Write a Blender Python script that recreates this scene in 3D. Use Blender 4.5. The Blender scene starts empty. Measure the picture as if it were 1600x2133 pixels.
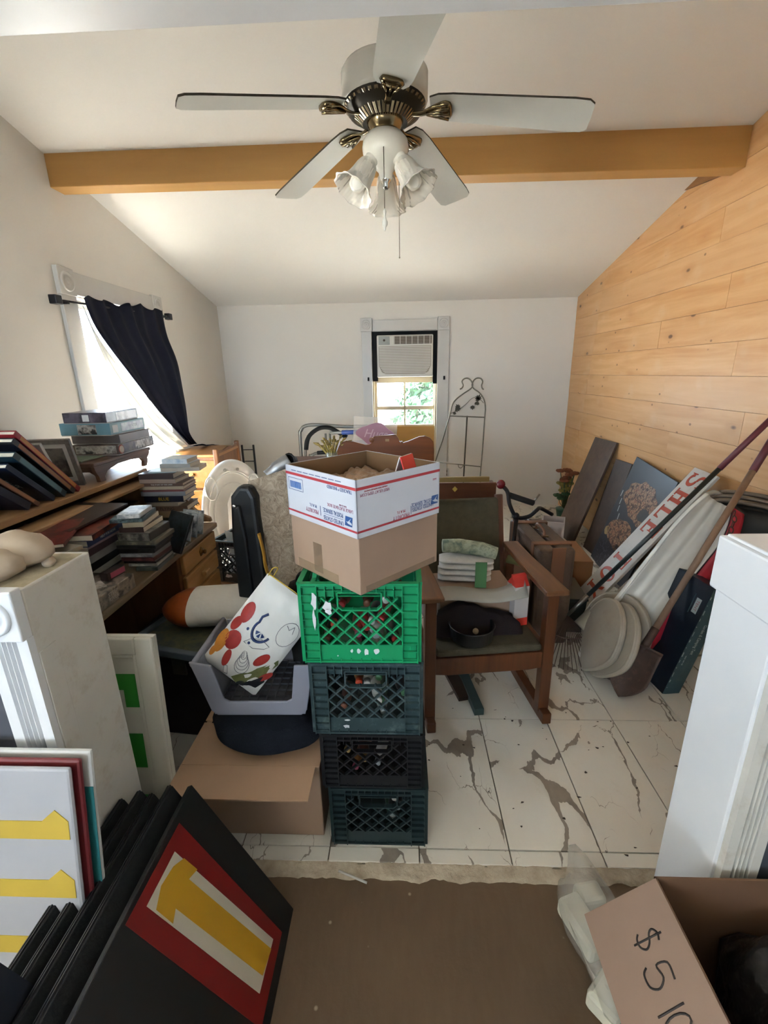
import bpy, math, random
from mathutils import Vector, Matrix, noise
S = bpy.context.scene
COL = S.collection
R = random.Random(7)
PI = math.pi
rad = math.radians

# ---------------------------------------------------------------- camera
cd = bpy.data.cameras.new('camera'); cam = bpy.data.objects.new('camera', cd); COL.objects.link(cam)
cd.sensor_fit = 'HORIZONTAL'; cd.sensor_width = 36.0; cd.lens = 36.0 * 944.48 / 1600.0
cd.clip_start = 0.02; cd.clip_end = 200
cr = Vector((0.99916429, 0.03635578, -0.01868105)); cu_ = Vector((0.00721327, 0.29302809, 0.95607662)); cf = Vector((-0.04023298, 0.95541237, -0.29252096))
mw = Matrix.Identity(4)
for i in range(3):
    mw[i][0] = cr[i]; mw[i][1] = cu_[i]; mw[i][2] = -cf[i]
mw[2][3] = 1.54
cam.matrix_world = mw
S.camera = cam

# ---------------------------------------------------------------- sky, sun, portals, exposure
W = bpy.data.worlds.new('sky'); S.world = W; W.use_nodes = True
bg = W.node_tree.nodes['Background']; bg.inputs[0].default_value = (0.62, 0.80, 1.0, 1); bg.inputs[1].default_value = 1.9
sd = bpy.data.lights.new('sun', 'SUN'); sun = bpy.data.objects.new('sun', sd); COL.objects.link(sun)
sd.energy = 15.0; sd.angle = rad(1.0); sd.color = (1.0, 0.96, 0.90)
sun.rotation_euler = Vector((0.50, -0.12, -0.86)).to_track_quat('-Z', 'Y').to_euler()
def portal(name, loc, direction, sx, sy):
    l = bpy.data.lights.new(name, 'AREA'); o = bpy.data.objects.new(name, l); COL.objects.link(o)
    l.shape = 'RECTANGLE'; l.size = sx; l.size_y = sy; l.cycles.is_portal = True
    o.location = loc; o.rotation_euler = Vector(direction).to_track_quat('-Z', 'Z').to_euler()
portal('portal_window_left', (-2.13, 3.41, 1.38), (1, 0, 0), 1.0, 1.5)
portal('portal_window_back', (0.04, 5.42, 1.3), (0, -1, 0), 0.8, 1.5)
portal('portal_near_back', (-1.5, -2.78, 1.65), (0, 1, 0), 1.6, 1.1)
portal('portal_near_left', (-3.08, -0.75, 1.55), (1, 0, 0), 0.8, 0.9)
S.view_settings.view_transform = 'Standard'; S.view_settings.look = 'None'
S.view_settings.gamma = 1.0; S.view_settings.use_curve_mapping = False
S.view_settings.exposure = 3.8

# ---------------------------------------------------------------- materials
def lin(c):
    if isinstance(c, str):
        c = c.lstrip('#'); c = [int(c[i:i+2], 16) / 255 for i in (0, 2, 4)]
    return tuple((x / 12.92 if x <= 0.04045 else ((x + 0.055) / 1.055) ** 2.4) for x in c[:3]) + (1.0,)
MATS = {}
class NT:
    def __init__(s, name, rough=0.6, metal=0.0):
        s.m = bpy.data.materials.new(name); s.m.use_nodes = True
        s.n = s.m.node_tree.nodes; s.l = s.m.node_tree.links
        s.b = s.n['Principled BSDF']; s.b.inputs['Roughness'].default_value = rough; s.b.inputs['Metallic'].default_value = metal
        s._tc = None
    def tc(s, scale=(1, 1, 1), which='Object', rot=(0, 0, 0)):
        if s._tc is None: s._tc = s.n.new('ShaderNodeTexCoord')
        mp = s.n.new('ShaderNodeMapping'); mp.inputs['Scale'].default_value = scale; mp.inputs['Rotation'].default_value = rot
        s.l.new(s._tc.outputs[which], mp.inputs[0]); return mp.outputs[0]
    def noise(s, vec, scale=5, detail=4, rough=0.55, dist=0.0):
        t = s.n.new('ShaderNodeTexNoise'); t.inputs['Scale'].default_value = scale; t.inputs['Detail'].default_value = detail
        t.inputs['Roughness'].default_value = rough; t.inputs['Distortion'].default_value = dist
        s.l.new(vec, t.inputs['Vector']); return t.outputs['Fac']
    def noisec(s, vec, scale=5, detail=2):
        t = s.n.new('ShaderNodeTexNoise'); t.inputs['Scale'].default_value = scale; t.inputs['Detail'].default_value = detail
        s.l.new(vec, t.inputs['Vector']); return t.outputs['Color']
    def voro(s, vec, scale=5, feature='F1', out='Distance', rnd=1.0):
        t = s.n.new('ShaderNodeTexVoronoi'); t.feature = feature; t.inputs['Scale'].default_value = scale
        t.inputs['Randomness'].default_value = rnd
        s.l.new(vec, t.inputs['Vector']); return t.outputs[out]
    def wave(s, vec, scale=5, dist=2, detail=2, dscale=1.0, direction='X', kind='BANDS'):
        t = s.n.new('ShaderNodeTexWave'); t.wave_type = kind
        if kind == 'BANDS': t.bands_direction = direction
        t.inputs['Scale'].default_value = scale; t.inputs['Distortion'].default_value = dist
        t.inputs['Detail'].default_value = detail; t.inputs['Detail Scale'].default_value = dscale
        s.l.new(vec, t.inputs['Vector']); return t.outputs['Fac']
    def ramp(s, fac, stops, const=False):
        t = s.n.new('ShaderNodeValToRGB'); e = t.color_ramp.elements
        if const: t.color_ramp.interpolation = 'CONSTANT'
        while len(e) < len(stops): e.new(0.5)
        for k, (p, c) in zip(e, stops):
            k.position = p; k.color = lin(c) if not (isinstance(c, tuple) and len(c) == 4) else c
        s.l.new(fac, t.inputs[0]); return t.outputs[0]
    def mix(s, fac, a, b, mode='MIX'):
        t = s.n.new('ShaderNodeMix'); t.data_type = 'RGBA'; t.blend_type = mode
        for sock, v in ((t.inputs[0], fac), (t.inputs[6], a), (t.inputs[7], b)):
            if isinstance(v, (int, float)): sock.default_value = v
            elif isinstance(v, (str, tuple, list)): sock.default_value = lin(v)
            else: s.l.new(v, sock)
        return t.outputs[2]
    def math(s, op, a, b=0.0, clamp=False):
        t = s.n.new('ShaderNodeMath'); t.operation = op; t.use_clamp = clamp
        for sock, v in ((t.inputs[0], a), (t.inputs[1], b)):
            if isinstance(v, (int, float)): sock.default_value = v
            else: s.l.new(v, sock)
        return t.outputs[0]
    def sep(s, vec):
        t = s.n.new('ShaderNodeSeparateXYZ'); s.l.new(vec, t.inputs[0]); return t.outputs
    def rand(s):
        t = s.n.new('ShaderNodeObjectInfo'); return t.outputs['Random']
    def addvec(s, a, b):
        t = s.n.new('ShaderNodeVectorMath'); t.operation = 'ADD'; s.l.new(a, t.inputs[0]); s.l.new(b, t.inputs[1]); return t.outputs[0]
    def randvec(s, k=17.0):
        t = s.n.new('ShaderNodeCombineXYZ'); r = s.math('MULTIPLY', s.rand(), k)
        s.l.new(r, t.inputs[0]); s.l.new(r, t.inputs[1]); s.l.new(r, t.inputs[2]); return t.outputs[0]
    def col(s, c):
        if isinstance(c, (str, tuple, list)): s.b.inputs['Base Color'].default_value = lin(c)
        else: s.l.new(c, s.b.inputs['Base Color'])
        return s
    def bump(s, h, strength=0.3, dist=0.01):
        t = s.n.new('ShaderNodeBump'); t.inputs['Strength'].default_value = strength; t.inputs['Distance'].default_value = dist
        s.l.new(h, t.inputs['Height']); s.l.new(t.outputs[0], s.b.inputs['Normal']); return s
    def set(s, **k):
        for a, v in k.items(): s.b.inputs[a.replace('_', ' ')].default_value = v
        return s
def paint(name, c, rough=0.55, metal=0.0, var=0.08, scale=6.0, bump=0.0, bscale=60, dirt=None):
    if name in MATS: return MATS[name]
    t = NT(name, rough, metal); v = t.tc()
    f = t.noise(v, scale, 4)
    dark = tuple(x * (1 - var * 2) for x in [int(c.lstrip('#')[i:i+2], 16) / 255 for i in (0, 2, 4)])
    cc = t.mix(f, dark, c)
    if dirt:
        d = t.ramp(t.noise(v, scale * 2.3, 6, 0.7), [(0.52, (0, 0, 0)), (0.72, (1, 1, 1))])
        cc = t.mix(t.math('MULTIPLY', d, 0.55), cc, dirt)
    t.col(cc)
    if bump: t.bump(t.noise(v, bscale, 3), bump, 0.004)
    MATS[name] = t.m; return t.m
def wood(name, c1, c2, axis='x', scale=1.0, rough=0.5, knots=False, bump=0.15):
    if name in MATS: return MATS[name]
    t = NT(name, rough)
    sc = {'x': (0.8, 9, 9), 'y': (9, 0.8, 9), 'z': (9, 9, 0.8)}[axis]
    v = t.addvec(t.tc(tuple(k * scale for k in sc)), t.randvec())
    f = t.noise(v, 2.2, 5, 0.6, 0.6)
    f2 = t.noise(v, 9.0, 3, 0.5)
    cc = t.mix(t.ramp(f, [(0.3, (0, 0, 0)), (0.7, (1, 1, 1))]), c2, c1)
    cc = t.mix(t.math('MULTIPLY', f2, 0.35), cc, c2)
    t.col(cc); t.bump(f2, bump, 0.003)
    MATS[name] = t.m; return t.m
def fabric(name, c1, c2, scale=30, rough=0.95, bump=0.5, bscale=220):
    if name in MATS: return MATS[name]
    t = NT(name, rough); v = t.tc()
    t.col(t.mix(t.noise(v, scale, 5, 0.65), c1, c2)); t.bump(t.noise(v, bscale, 3), bump, 0.004)
    t.set(Specular_IOR_Level=0.15)
    MATS[name] = t.m; return t.m
def blotch(name, cols, scale=14, rough=0.35, detail=4):
    """a printed picture: flat irregular patches of the given colours"""
    if name in MATS: return MATS[name]
    t = NT(name, rough); v = t.addvec(t.tc(), t.randvec(9.0))
    f = t.noise(v, scale, detail, 0.6)
    n = len(cols); t.col(t.ramp(f, [(0.30 + 0.42 * i / n, c) for i, c in enumerate(cols)]))
    MATS[name] = t.m; return t.m
def metal(name, c, rough=0.3):
    if name in MATS: return MATS[name]
    t = NT(name, rough, 1.0); t.col(t.mix(t.noise(t.tc(), 12, 3), c, tuple(x * 0.8 for x in [int(c.lstrip('#')[i:i+2], 16) / 255 for i in (0, 2, 4)])))
    MATS[name] = t.m; return t.m
def glass(name, c='#ffffff', rough=0.02, alpha=None):
    if name in MATS: return MATS[name]
    t = NT(name, rough)
    t.col(c); t.set(Transmission_Weight=1.0, IOR=1.45) if alpha is None else t.set(Alpha=alpha)
    MATS[name] = t.m; return t.m

# ---------------------------------------------------------------- mesh builder
class MB:
    def __init__(s): s.v = []; s.f = []; s.mi = []; s.sm = []; s.m = 0; s.M = None
    def _add(s, vs, fs, smooth=False, M=None):
        b = len(s.v); M = M if M is not None else s.M
        for p in vs:
            p = Vector(p); s.v.append(tuple(M @ p) if M is not None else tuple(p))
        for f in fs:
            s.f.append(tuple(b + i for i in f)); s.mi.append(s.m); s.sm.append(smooth)
        return s
    def mat(s, i): s.m = i; return s
    def box(s, x0, x1, y0, y1, z0, z1, M=None, top=None):
        t = top or (0, 0)
        vs = [(x0, y0, z0), (x1, y0, z0), (x1, y1, z0), (x0, y1, z0), (x0 + t[0], y0 + t[1], z1), (x1 - t[0], y0 + t[1], z1), (x1 - t[0], y1 - t[1], z1), (x0 + t[0], y1 - t[1], z1)]
        return s._add(vs, [(3, 2, 1, 0), (4, 5, 6, 7), (0, 1, 5, 4), (1, 2, 6, 5), (2, 3, 7, 6), (3, 0, 4, 7)], False, M)
    def prism(s, poly, z0, z1, M=None, plane='xy', smooth=False):
        n = len(poly)
        def P(a, b, c): return {'xy': (a, b, c), 'xz': (a, c, b), 'yz': (c, a, b)}[plane]
        vs = [P(a, b, z0) for a, b in poly] + [P(a, b, z1) for a, b in poly]
        area = sum(poly[i][0] * poly[(i + 1) % n][1] - poly[(i + 1) % n][0] * poly[i][1] for i in range(n))
        flip = (area < 0) != (plane == 'xz')
        fs = [tuple(range(n - 1, -1, -1)), tuple(range(n, 2 * n))]
        fs += [(i, (i + 1) % n, n + (i + 1) % n, n + i) for i in range(n)]
        if flip: fs = [tuple(reversed(f)) for f in fs]
        return s._add(vs, fs, smooth, M)
    def tube(s, pts, r, n=8, M=None, closed=False, caps=True, flat=None):
        pts = [Vector(p) for p in pts]; k = len(pts)
        rs = r if isinstance(r, (list, tuple)) else [r] * k
        vs = []; up = None
        for i in range(k):
            if closed: d = pts[(i + 1) % k] - pts[i - 1]
            else: d = pts[min(i + 1, k - 1)] - pts[max(i - 1, 0)]
            d.normalize()
            if up is None:
                up = Vector((0, 0, 1)) if abs(d.z) < 0.9 else Vector((1, 0, 0))
            a = d.cross(up)
            if a.length < 1e-5: a = d.orthogonal()
            a.normalize(); b = d.cross(a); b.normalize(); up = -b if False else a.cross(d)
            for j in range(n):
                t = 2 * PI * j / n
                vs.append(pts[i] + (a * math.cos(t) + b * math.sin(t) * (flat or 1.0)) * rs[i])
        fs = []
        for i in range(k if closed else k - 1):
            i2 = (i + 1) % k
            for j in range(n): fs.append((i * n + j, i * n + (j + 1) % n, i2 * n + (j + 1) % n, i2 * n + j))
        if caps and not closed:
            fs.append(tuple(range(n - 1, -1, -1))); fs.append(tuple(range((k - 1) * n, k * n)))
        return s._add(vs, [tuple(reversed(f)) for f in fs], True, M)
    def lathe(s, prof, n=24, M=None, cap=True, wob=None):
        vs = []; fs = []
        for i, (r, z) in enumerate(prof):
            for j in range(n):
                t = 2 * PI * j / n; q = r * (1 + (wob(i, j) if wob else 0)); vs.append((q * math.cos(t), q * math.sin(t), z))
        for i in range(len(prof) - 1):
            for j in range(n): fs.append((i * n + j, i * n + (j + 1) % n, (i + 1) * n + (j + 1) % n, (i + 1) * n + j))
        if cap:
            fs.append(tuple(range(n - 1, -1, -1))); k = len(prof) - 1; fs.append(tuple(range(k * n, k * n + n)))
        return s._add(vs, fs, True, M)
    def grid(s, fn, nu, nv, M=None, smooth=True, cu=False, thick=0.0):
        vs = [fn(i / (nu - (0 if cu else 1)), j / (nv - 1)) for j in range(nv) for i in range(nu)]
        fs = []
        for j in range(nv - 1):
            for i in range(nu if cu else nu - 1):
                i2 = (i + 1) % nu; fs.append((j * nu + i, j * nu + i2, (j + 1) * nu + i2, (j + 1) * nu + i))
        return s._add(vs, fs, smooth, M)
    def quad(s, a, b, c, d, M=None): return s._add([a, b, c, d], [(0, 1, 2, 3)], False, M)
    def ball(s, c, rx, ry=None, rz=None, n=12, M=None, wob=0.0, seed=0):
        ry = ry or rx; rz = rz or rx; vs = []; fs = []; k = n // 2 + 1
        for i in range(k):
            a = PI * i / (k - 1)
            for j in range(n):
                t = 2 * PI * j / n; d = Vector((math.sin(a) * math.cos(t), math.sin(a) * math.sin(t), math.cos(a)))
                q = 1 + (wob * noise.noise(d * 1.6 + Vector((seed, seed * 2, 3))) if wob else 0)
                vs.append((c[0] + rx * d.x * q, c[1] + ry * d.y * q, c[2] + rz * d.z * q))
        for i in range(k - 1):
            for j in range(n): fs.append((i * n + j, (i + 1) * n + j, (i + 1) * n + (j + 1) % n, i * n + (j + 1) % n))
        return s._add(vs, fs, True, M)
    def mesh(s, name, mats):
        me = bpy.data.meshes.new(name); me.from_pydata(s.v, [], s.f)
        for m in (mats if isinstance(mats, (list, tuple)) else [mats]): me.materials.append(m)
        me.polygons.foreach_set('material_index', s.mi); me.polygons.foreach_set('use_smooth', s.sm)
        me.validate(); me.update(); return me
    def build(s, name, mats, parent=None, loc=None, rot=None, bevel=0.0, solid=0.0, sub=0, M=None, segs=2):
        o = bpy.data.objects.new(name, s.mesh(name, mats)); COL.objects.link(o)
        if parent is not None: o.parent = parent
        if M is not None: o.matrix_basis = M
        if loc is not None: o.location = loc
        if rot is not None: o.rotation_euler = rot
        if solid:
            k = o.modifiers.new('solid', 'SOLIDIFY'); k.thickness = solid; k.offset = 0
        if bevel:
            k = o.modifiers.new('bevel', 'BEVEL'); k.width = bevel; k.segments = segs; k.limit_method = 'ANGLE'; k.angle_limit = rad(40)
        if sub:
            k = o.modifiers.new('sub', 'SUBSURF'); k.levels = sub; k.render_levels = sub
        return o
def tag(o, label=None, cat=None, group=None, kind=None):
    for k, v in (('label', label), ('category', cat), ('group', group), ('kind', kind)):
        if v: o[k] = v
    return o
def thing(name, label, cat, loc=(0, 0, 0), rot=(0, 0, 0), group=None):
    o = bpy.data.objects.new(name, None); COL.objects.link(o); o.empty_display_size = 0.05
    o.location = loc; o.rotation_euler = rot; return tag(o, label, cat, group)
def struct(mb, name, mats, label=None, **k):
    o = mb.build(name, mats, **k); return tag(o, label, None, None, 'structure')
def Fr(loc=(0, 0, 0), rot=(0, 0, 0), sc=None):
    M = Matrix.Translation(loc) @ Matrix.Rotation(rot[2], 4, 'Z') @ Matrix.Rotation(rot[1], 4, 'Y') @ Matrix.Rotation(rot[0], 4, 'X')
    if sc: M = M @ Matrix.Diagonal((*sc, 1))
    return M
def basis(o, ex, ey):
    """frame with origin o, x along ex, y along ey (made square), z out of both"""
    ex = Vector(ex).normalized(); ez = ex.cross(Vector(ey)).normalized(); ey = ez.cross(ex)
    M = Matrix.Identity(4)
    for i in range(3): M[i][0] = ex[i]; M[i][1] = ey[i]; M[i][2] = ez[i]; M[i][3] = o[i]
    return M
def text(s, size, mat, parent, M, name='lettering', depth=0.0004, align='CENTER', sx=1.0, shear=0.0):
    cu = bpy.data.curves.new(name, 'FONT'); cu.body = s; cu.size = size; cu.align_x = align; cu.align_y = 'CENTER'
    cu.extrude = depth; cu.shear = shear; cu.resolution_u = 2
    t = bpy.data.objects.new(name, cu); COL.objects.link(t)
    me = bpy.data.meshes.new_from_object(t.evaluated_get(bpy.context.evaluated_depsgraph_get()))
    bpy.data.objects.remove(t); bpy.data.curves.remove(cu)
    me.materials.clear(); me.materials.append(mat)
    o = bpy.data.objects.new(name, me); COL.objects.link(o); o.parent = parent
    o.matrix_basis = M @ Matrix.Diagonal((sx, 1, 1, 1)); return o
def sheet(poly, mat, parent, M, name, t=0.0008):
    b = MB(); b.prism(poly, 0, t); return b.build(name, mat, parent, M=M)
def rect(w, h, cx=0, cy=0): return [(cx - w/2, cy - h/2), (cx + w/2, cy - h/2), (cx + w/2, cy + h/2), (cx - w/2, cy + h/2)]
def smooth_path(pts, n=6, closed=False):
    pts = [Vector(p) for p in pts]; out = []; k = len(pts)
    for i in range(k if closed else k - 1):
        p0 = pts[i - 1] if (closed or i > 0) else pts[0]; p1 = pts[i]; p2 = pts[(i + 1) % k]; p3 = pts[(i + 2) % k] if (closed or i + 2 < k) else p2
        for j in range(n):
            t = j / n
            out.append(0.5 * ((2 * p1) + (p2 - p0) * t + (2 * p0 - 5 * p1 + 4 * p2 - p3) * t * t + (3 * p1 - p0 - 3 * p2 + p3) * t ** 3))
    if not closed: out.append(pts[-1])
    return out
def copy_tree(o, parent=None):
    c = o.copy(); COL.objects.link(c)
    if parent is not None: c.parent = parent
    for ch in list(o.children): copy_tree(ch, c)
    return c
# ================================================================ the room
XL, XR, YB, YF = -1.996, 1.862, 5.289, 1.06
def ceil_z(y): return 2.268 + 0.208 * (YB - y)
white = paint('wall_white_paint', '#dcd8d0', 0.7, var=0.02, scale=2.0, bump=0.08, bscale=40)
ceil_m = paint('ceiling_white_paint', '#ebe9e4', 0.8, var=0.02, scale=1.5, bump=0.12, bscale=30)
trim_w = paint('trim_white_gloss', '#c6c4be', 0.35, var=0.03, scale=5)
dusty_w = paint('dusty_white_paint', '#d3cfc6', 0.55, var=0.05, scale=5, dirt='#a89a84')
blue_w = paint('pillar_white_gloss', '#dfe0e2', 0.3, var=0.03, scale=4)
grey_panel = paint('dark_grey_panel', '#4d5058', 0.5, var=0.05, scale=3)

# left wall with its window hole (hole: y 2.95..3.88, z 0.70..2.00)
H1 = (2.95, 3.88, 0.70, 2.02)
b = MB(); T = 0.14
def wall_slab(y0, y1, z0):
    b._add([(XL - T, y0, z0), (XL, y0, z0), (XL, y1, z0), (XL - T, y1, z0), (XL - T, y0, ceil_z(y0) + .1), (XL, y0, ceil_z(y0) + .1), (XL, y1, ceil_z(y1) + .1), (XL - T, y1, ceil_z(y1) + .1)],
           [(3, 2, 1, 0), (4, 5, 6, 7), (0, 1, 5, 4), (1, 2, 6, 5), (2, 3, 7, 6), (3, 0, 4, 7)])
wall_slab(YF, H1[0], -0.05); wall_slab(H1[1], YB + T, -0.05); wall_slab(H1[0], H1[1], H1[3])
b.box(XL - T, XL, H1[0], H1[1], -0.05, H1[2])
wl = struct(b, 'wall_left', white, 'white painted left wall with curtained window')
# back wall with its window hole (x -0.31..0.39, z 0.45..1.975)
H2 = (-0.325, 0.400, 0.45, 1.975)
b = MB()
zt = ceil_z(YB) + 0.1
b.box(XL, H2[0], YB, YB + T, -0.05, zt); b.box(H2[1], XR + 0.1, YB, YB + T, -0.05, zt)
b.box(H2[0], H2[1], YB, YB + T, H2[3], zt); b.box(H2[0], H2[1], YB, YB + T, -0.05, H2[2])
struct(b, 'wall_back', white, 'white painted back wall with the air conditioner window')
# ceiling: one sloping plane
b = MB()
y0, y1 = 0.95, YB + 0.2
b._add([(XL - .2, y0, ceil_z(y0)), (XR + .2, y0, ceil_z(y0)), (XR + .2, y1, ceil_z(y1)), (XL - .2, y1, ceil_z(y1)), (XL - .2, y0, ceil_z(y0) + .12), (XR + .2, y0, ceil_z(y0) + .12), (XR + .2, y1, ceil_z(y1) + .12), (XL - .2, y1, ceil_z(y1) + .12)],
       [(0, 1, 2, 3), (7, 6, 5, 4), (0, 4, 5, 1), (1, 5, 6, 2), (2, 6, 7, 3), (3, 7, 4, 0)])
struct(b, 'ceiling', ceil_m, 'white ceiling sloping down to the back wall')

# right wall: backing and pine boards
t = NT('pine_boards', 0.42); v0 = t.tc(); v = t.addvec(t.tc((9, 0.7, 9)), t.randvec(23))
g = t.noise(v, 1.8, 5, 0.6, 0.5)
c = t.mix(t.ramp(g, [(0.3, (0, 0, 0)), (0.72, (1, 1, 1))]), '#c58f56', '#dcb07c')
c = t.mix(t.math('MULTIPLY', t.rand(), 0.55), c, '#d0a679')
vk = t.addvec(t.tc((5.2, 2.6, 5.2)), t.randvec(31))
kd = t.voro(vk, 1.0); ks = t.ramp(kd, [(0.050, (1, 1, 1)), (0.085, (0, 0, 0))])
ring = t.ramp(kd, [(0.08, (1, 1, 1)), (0.26, (0, 0, 0))])
c = t.mix(t.math('MULTIPLY', ring, 0.25), c, '#a8682f'); c = t.mix(t.math('MULTIPLY', ks, 0.85), c, '#57351a')
vk2 = t.addvec(t.tc((9, 6, 9)), t.randvec(11)); k2 = t.ramp(t.voro(vk2, 1.0), [(0.06, (1, 1, 1)), (0.09, (0, 0, 0))])
c = t.mix(t.math('MULTIPLY', k2, 0.7), c, '#6b4520')
sm = t.ramp(t.noise(t.tc((2, 2, 2)), 1.6, 3), [(0.58, (0, 0, 0)), (0.75, (1, 1, 1))])
c = t.mix(t.math('MULTIPLY', sm, 0.35), c, '#dcc29c')
t.col(c); t.bump(t.noise(v, 6, 3), 0.08, 0.003); pine = t.m
b = MB(); wz = lambda y: ceil_z(y) + 0.1
b._add([(XR + .03, YF, -.05), (XR + .13, YF, -.05), (XR + .13, YB + T, -.05), (XR + .03, YB + T, -.05), (XR + .03, YF, wz(YF)), (XR + .13, YF, wz(YF)), (XR + .13, YB + T, wz(YB + T)), (XR + .03, YB + T, wz(YB + T))],
       [(3, 2, 1, 0), (4, 5, 6, 7), (0, 1, 5, 4), (1, 2, 6, 5), (2, 3, 7, 6), (3, 0, 4, 7)])
wr = struct(b, 'wall_right', paint('wall_backing', '#8a623a', 0.8), 'right wall clad in knotty pine boards')
PH = 0.186
for k in range(17):
    z0 = k * PH; z1 = z0 + PH
    ymax = min(YB, YB - (z0 - 2.268) / 0.208) if z0 > 2.268 else YB
    if ymax < YF + 0.3: break
    cuts = sorted([YF, ymax] + [y for y in ((2.1 + (k * 0.83) % 1.5), (3.6 + (k * 1.37) % 1.4)) if YF + .4 < y < ymax - .3])
    for ya, yb in zip(cuts[:-1], cuts[1:]):
        top = lambda y: min(z1 - 0.0012, ceil_z(y) + 0.02)
        off = R.uniform(-0.0015, 0.0015); xa = XR + off
        poly = [(ya + .0006, z0), (yb - .0006, z0), (yb - .0006, max(top(yb), z0 + .002))]
        if top(yb) < z1 - .004 and top(ya) >= z1 - .004:
            poly.append((YB - (z1 - .0012 - .02 - 2.268) / 0.208, z1 - .0012))
        poly.append((ya + .0006, top(ya)))
        mb = MB(); cy, cz = (ya + yb) / 2, (z0 + z1) / 2
        mb.prism([(y - cy, z - cz) for y, z in poly], xa - cy * 0 - 0, xa + 0.03, plane='yz')
        mb.build('plank', pine, wr, loc=(0, cy, cz), bevel=0.0008, segs=1)
# dark scribe board in the notch between ceiling and planks beside the beam
b = MB(); b.prism([(3.0, 2.575), (3.50, ceil_z(3.50) - .0), (3.06, ceil_z(3.06))], XR - 0.015, XR + 0.0, plane='yz')
struct(b, 'trim_3', wood('notch_wood', '#9a6a35', '#7d5226', 'y'), 'small brown wedge of wood between ceiling and pine wall')
# beam
t = NT('beam_ochre_wood', 0.5); v = t.tc((0.5, 6, 6)); f = t.noise(v, 2, 4, 0.6, 0.4)
t.col(t.mix(f, '#b8894a', '#d0a360')); t.bump(t.noise(v, 10, 3), 0.05, 0.002)
b = MB(); b._add([(XL - .02, 2.95, 2.592), (XR + .02, 2.95, 2.566), (XR + .02, 3.07, 2.566), (XL - .02, 3.07, 2.592), (XL - .02, 2.95, 2.85), (XR + .02, 2.95, 2.85), (XR + .02, 3.07, 2.85), (XL - .02, 3.07, 2.85)],
       [(3, 2, 1, 0), (4, 5, 6, 7), (0, 1, 5, 4), (1, 2, 6, 5), (2, 3, 7, 6), (3, 0, 4, 7)])
struct(b, 'trim_1', t.m, 'ochre wooden beam crossing under the ceiling', bevel=0.004)

# ---------------------------------------------------------------- tiled floor
t = NT('veined_marble_tile', 0.28); v = t.addvec(t.tc((1.5, .8, 1), rot=(0, 0, rad(28))), t.randvec(13.7))
w1 = t.noisec(v, 3.0, 5)
va = t.n.new('ShaderNodeVectorMath'); va.operation = 'MULTIPLY_ADD'; t.l.new(w1, va.inputs[0]); va.inputs[1].default_value = (.55, .55, .55); t.l.new(v, va.inputs[2])
d1 = t.voro(va.outputs[0], 1.9, 'DISTANCE_TO_EDGE'); d2 = t.voro(va.outputs[0], 4.6, 'DISTANCE_TO_EDGE')
wid = t.noise(v, 2.6, 3)
wid2 = t.ramp(wid, [(0.46, (0, 0, 0)), (0.72, (1, 1, 1))])
vein = t.math('LESS_THAN', d1, t.math('MULTIPLY', wid2, 0.065))
thin = t.math('LESS_THAN', d2, t.math('MULTIPLY', t.ramp(t.noise(v, 3.3, 3), [(0.55, (0, 0, 0)), (0.75, (1, 1, 1))]), 0.018))
base = t.mix(t.noise(v, 4, 5), '#c9c4b9', '#dad6cc')
halo = t.ramp(d1, [(0.0, (1, 1, 1)), (0.10, (0, 0, 0))])
base = t.mix(t.math('MULTIPLY', t.math('MULTIPLY', halo, wid2), 0.45), base, '#b3a898')
vc = t.mix(t.noise(v, 30, 4), '#544a40', '#857a6d')
c = t.mix(t.math('MULTIPLY', vein, 0.85), base, vc); c = t.mix(t.math('MULTIPLY', thin, 0.75), c, '#6e6253')
dirt = t.ramp(t.noise(t.tc((1, 1, 1)), 7, 6, 0.7), [(0.58, (0, 0, 0)), (0.8, (1, 1, 1))])
c = t.mix(t.math('MULTIPLY', dirt, 0.3), c, '#a89a82')
t.col(c); tile_m = t.m
grout = paint('dirty_grout', '#857a68', 0.9, var=0.2, scale=20)
b = MB(); b.box(XL - .05, XR + .1, 1.085, YB + .05, -0.10, -0.006)
fl = struct(b, 'floor', grout, 'dirty white veined tile floor')
tiles = {}
TX0, TW, TY0, TL = 0.3514, 0.3028, 1.7437, 0.6055
for i in range(-8, 6):
    for j in range(-2, 7):
        x0 = max(TX0 + i * TW, XL); x1 = min(TX0 + (i + 1) * TW, XR + .03); ya = max(TY0 + j * TL, 1.088); yb = min(TY0 + (j + 1) * TL, YB)
        if x1 - x0 < .02 or yb - ya < .02: continue
        key = (round(x1 - x0, 3), round(yb - ya, 3)); w, l = key
        if key not in tiles:
            mb = MB(); mb.box(-w/2 + .0016, w/2 - .0016, -l/2 + .0016, l/2 - .0016, -0.010, 0.0, top=(.001, .001)); tiles[key] = mb.mesh('tile', tile_m)
        o = bpy.data.objects.new('tile', tiles[key]); COL.objects.link(o); o.parent = fl
        o.location = ((x0 + x1) / 2, (ya + yb) / 2, R.uniform(-0.0008, 0.0004))
# broken mortar edge strip
t = NT('broken_mortar', 0.95); v = t.tc(); t.col(t.mix(t.noise(v, 18, 6, 0.7), '#6d5a45', '#cfc3ad')); t.bump(t.noise(v, 45, 4), 0.9, 0.01)
def mort(u, v_):
    x = -1.3 + 2.6 * u; e = 0.018 * noise.noise(Vector((x * 14, 1, 0))) + 0.008 * noise.noise(Vector((x * 50, 4, 0)))
    y = 1.095 - v_ * (0.055 + e); z = (-0.004 if v_ < .25 else -0.006 - 0.012 * v_) + 0.005 * noise.noise(Vector((x * 40, v_ * 3, 7)))
    if v_ > 0.99: z = -0.05
    return (x, y, z)
mb = MB(); mb.grid(mort, 200, 6); mb.build('mortar_edge', t.m, fl)['kind'] = 'stuff'
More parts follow.
